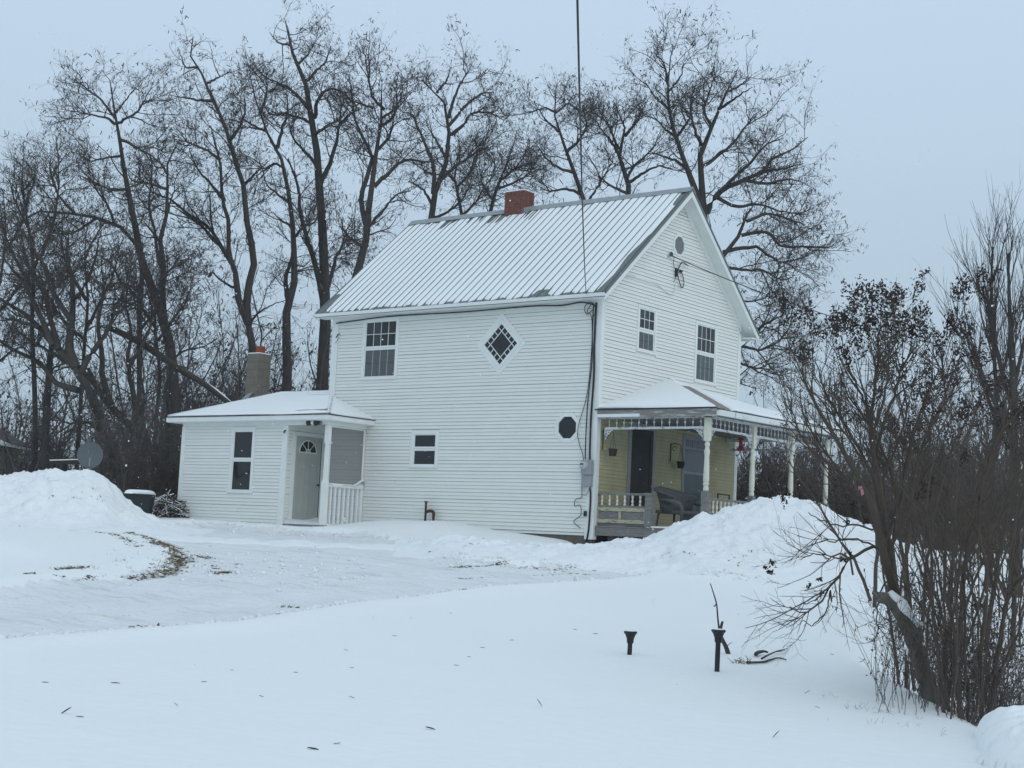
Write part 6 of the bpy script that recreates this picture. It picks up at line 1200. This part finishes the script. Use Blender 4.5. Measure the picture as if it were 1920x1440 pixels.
def brush_pile():
    g = np.random.default_rng(15); c = at(312, 948, 40); x, y = c[:2]; z = gz(x, y); t = thing('brush_pile', (x, y, z), 'heap of cut brush dusted with snow by the annex corner', 'brush pile'); n = 420; a = g.uniform(0, 6.28, n); r = .62*np.sqrt(g.random(n)); H = .55*(1-(r/.75)**2)*g.random(n); B = np.stack([x+r*np.cos(a), y+r*np.sin(a), z+H], 1); d = norm(np.stack([np.cos(a+g.normal(size=n)), np.sin(a+g.normal(size=n)), .25*g.normal(size=n)], 1)); out = [B-d*.2]
    for s_ in range(4): d = norm(d+.2*g.normal(size=(n, 3))-np.array((0, 0, .06))); out.append(out[-1]+d*.12)
    P = np.stack(out, 1); b = Batch(); b.tubes(P, np.full((n, 5), .011), 4); b.obj('branches', M_twig, t); k = g.random(n) < .6; b = Batch(); b.tubes(P[k]+np.array((0, 0, .011)), np.full((k.sum(), 5), .009), 4); o = b.obj('snow_dusting', M_snow, t); o['kind'] = 'stuff'
brush_pile()
t = thing('wood_frame', tuple(at(125, 880, 43)), 'low weathered wooden frame with snow beside the dish', 'frame'); a = at(93, 868, 43); b_ = at(162, 866, 43); MB().bar(a, b_, .09, .12).obj('rail', M_dark, t); MB().bar(a+A_((0, 0, .075)), b_+A_((0, 0, .075)), .06, .03).obj('rail_snow', M_snow, t)
for px in (100, 122): p = at(px, 868, 43); MB().bar(p, A_((p[0], p[1], gz(p[0], p[1])-.2)), .10, .10, up=(1, 0, 0)).obj('post', M_dark, t)
def dead_pole():
    P = np.array([at(82, 900, 46), at(86, 800, 46), at(92, 700, 46), at(97, 640, 46)]); Q, R = resample(P, np.array([.14, .12, .10, .07]), 12); Q[0, 2] = gz(*Q[0, :2])-.3; t = thing('dead_tree', (Q[0, 0], Q[0, 1], gz(*Q[0, :2])), 'straight dead trunk with stub branches by the left edge', 'tree'); b = Batch(); b.tubes(Q[None], R[None], 8); b.obj('trunk', M_bark, t); g = np.random.default_rng(3); P1, R1 = spawn(g, Q[None], R[None], 26, .15, 1, 60, 1.2, 6, .15, .1, .025, .3); c = Batch(); c.tubes(P1, R1, 5); P2, R2 = spawn(g, P1, R1, 160, .1, 1, 40, .6, 4, .2, .05, .01, .5); c.tubes(P2, R2, 3); c.obj('branches', M_twig, t)
dead_pole()
def shed():
    p = at(-46, 905, 45); x, y = p[:2]; u = A_((RT2[0], RT2[1], 0)); w = A_((FW2[0], FW2[1], 0)); z = gz(x, y); c = A_((x, y, z)); t = thing('garden_shed', (x, y, z), 'beige shed just entering the picture at the left edge', 'shed')
    def P(a, b, h): return tuple(c+u*a+w*b+A_((0, 0, h)))
    wl = MB().hexa([P(-3, 0, -.3), P(0, 0, -.3), P(0, 4, -.3), P(-3, 4, -.3), P(-3, 0, 1.95), P(0, 0, 1.95), P(0, 4, 1.95), P(-3, 4, 1.95)]).obj('wall', M_beige, t)
    for k in range(9): MB().hexa([P(-3, -.02, .1+k*.2), P(0, -.02, .1+k*.2), P(0, 0, .1+k*.2), P(-3, 0, .1+k*.2), P(-3, -.005, .29+k*.2), P(0, -.005, .29+k*.2), P(0, 0, .29+k*.2), P(-3, 0, .29+k*.2)]).obj('siding_board', M_beige, wl)
    MB().hexa([P(-3.2, -.3, 2.65), P(-1.2, -.3, 2.65), P(.28, -.3, 1.90), P(.3, -.3, 1.84), P(-3.2, 4.2, 2.75), P(-1.2, 4.2, 2.75), P(.28, 4.2, 2.0), P(.3, 4.2, 1.9)]).obj('roof', M_dark, t)
    MB().prism([P(-1.25, -.32, 2.70), P(.30, -.32, 1.94), P(.30, -.32, 1.86), P(-1.25, -.32, 2.62)], tuple(w*4.4)).obj('roof_snow', M_snow, t)
shed()
# falling snow
def flakes():
    g = np.random.default_rng(8); n = 1500; v = 6+26*g.random(n)**.8; u = (g.random(n)-.5)*.74*v*1.05; X, Y = uvxy(u, v); Z = -1.6+g.random(n)*(v*.40+1.2); r = (.0035+.0045*g.random(n)**2)*(.7+.02*v); b = Batch(); C = np.stack([X, Y, Z], 1); q = norm(g.normal(size=(n, 3))); A1 = q*r[:, None]; A2 = norm(np.cross(q, g.normal(size=(n, 3))))*r[:, None]; A3 = np.cross(q, A2)
    V = np.stack([C+A1, C-A1, C+A2, C-A2, C+A3, C-A3], 1).reshape(-1, 3); o_ = np.arange(n)[:, None]*6; F = np.concatenate([o_+np.array(t) for t in ((0, 2, 4), (2, 1, 4), (1, 3, 4), (3, 0, 4), (2, 0, 5), (1, 2, 5), (3, 1, 5), (0, 3, 5))]); o = np_mesh('falling_snow', V, [F], M_snow); tag(o, 'snowflakes drifting down through the air', 'snow', kind='stuff')
flakes()

# ------------------------------------------------------------------ thin snowy air
def haze():
    g = bpy.data.materials.new('snowy_air'); g.use_nodes = True; N = g.node_tree.nodes; N.remove(N['Principled BSDF']); v = N.new('ShaderNodeVolumePrincipled'); v.inputs['Color'].default_value = (.86, .93, 1.0, 1); v.inputs['Density'].default_value = HAZE
    g.node_tree.links.new(v.outputs[0], N['Material Output'].inputs['Volume'])
    o = MB().box(-230, 230, -230, 230, -14, 26).obj('haze', g); tag(o, 'thin haze of falling snow in the air', 'haze', kind='stuff')
HAZE = .0007
haze()
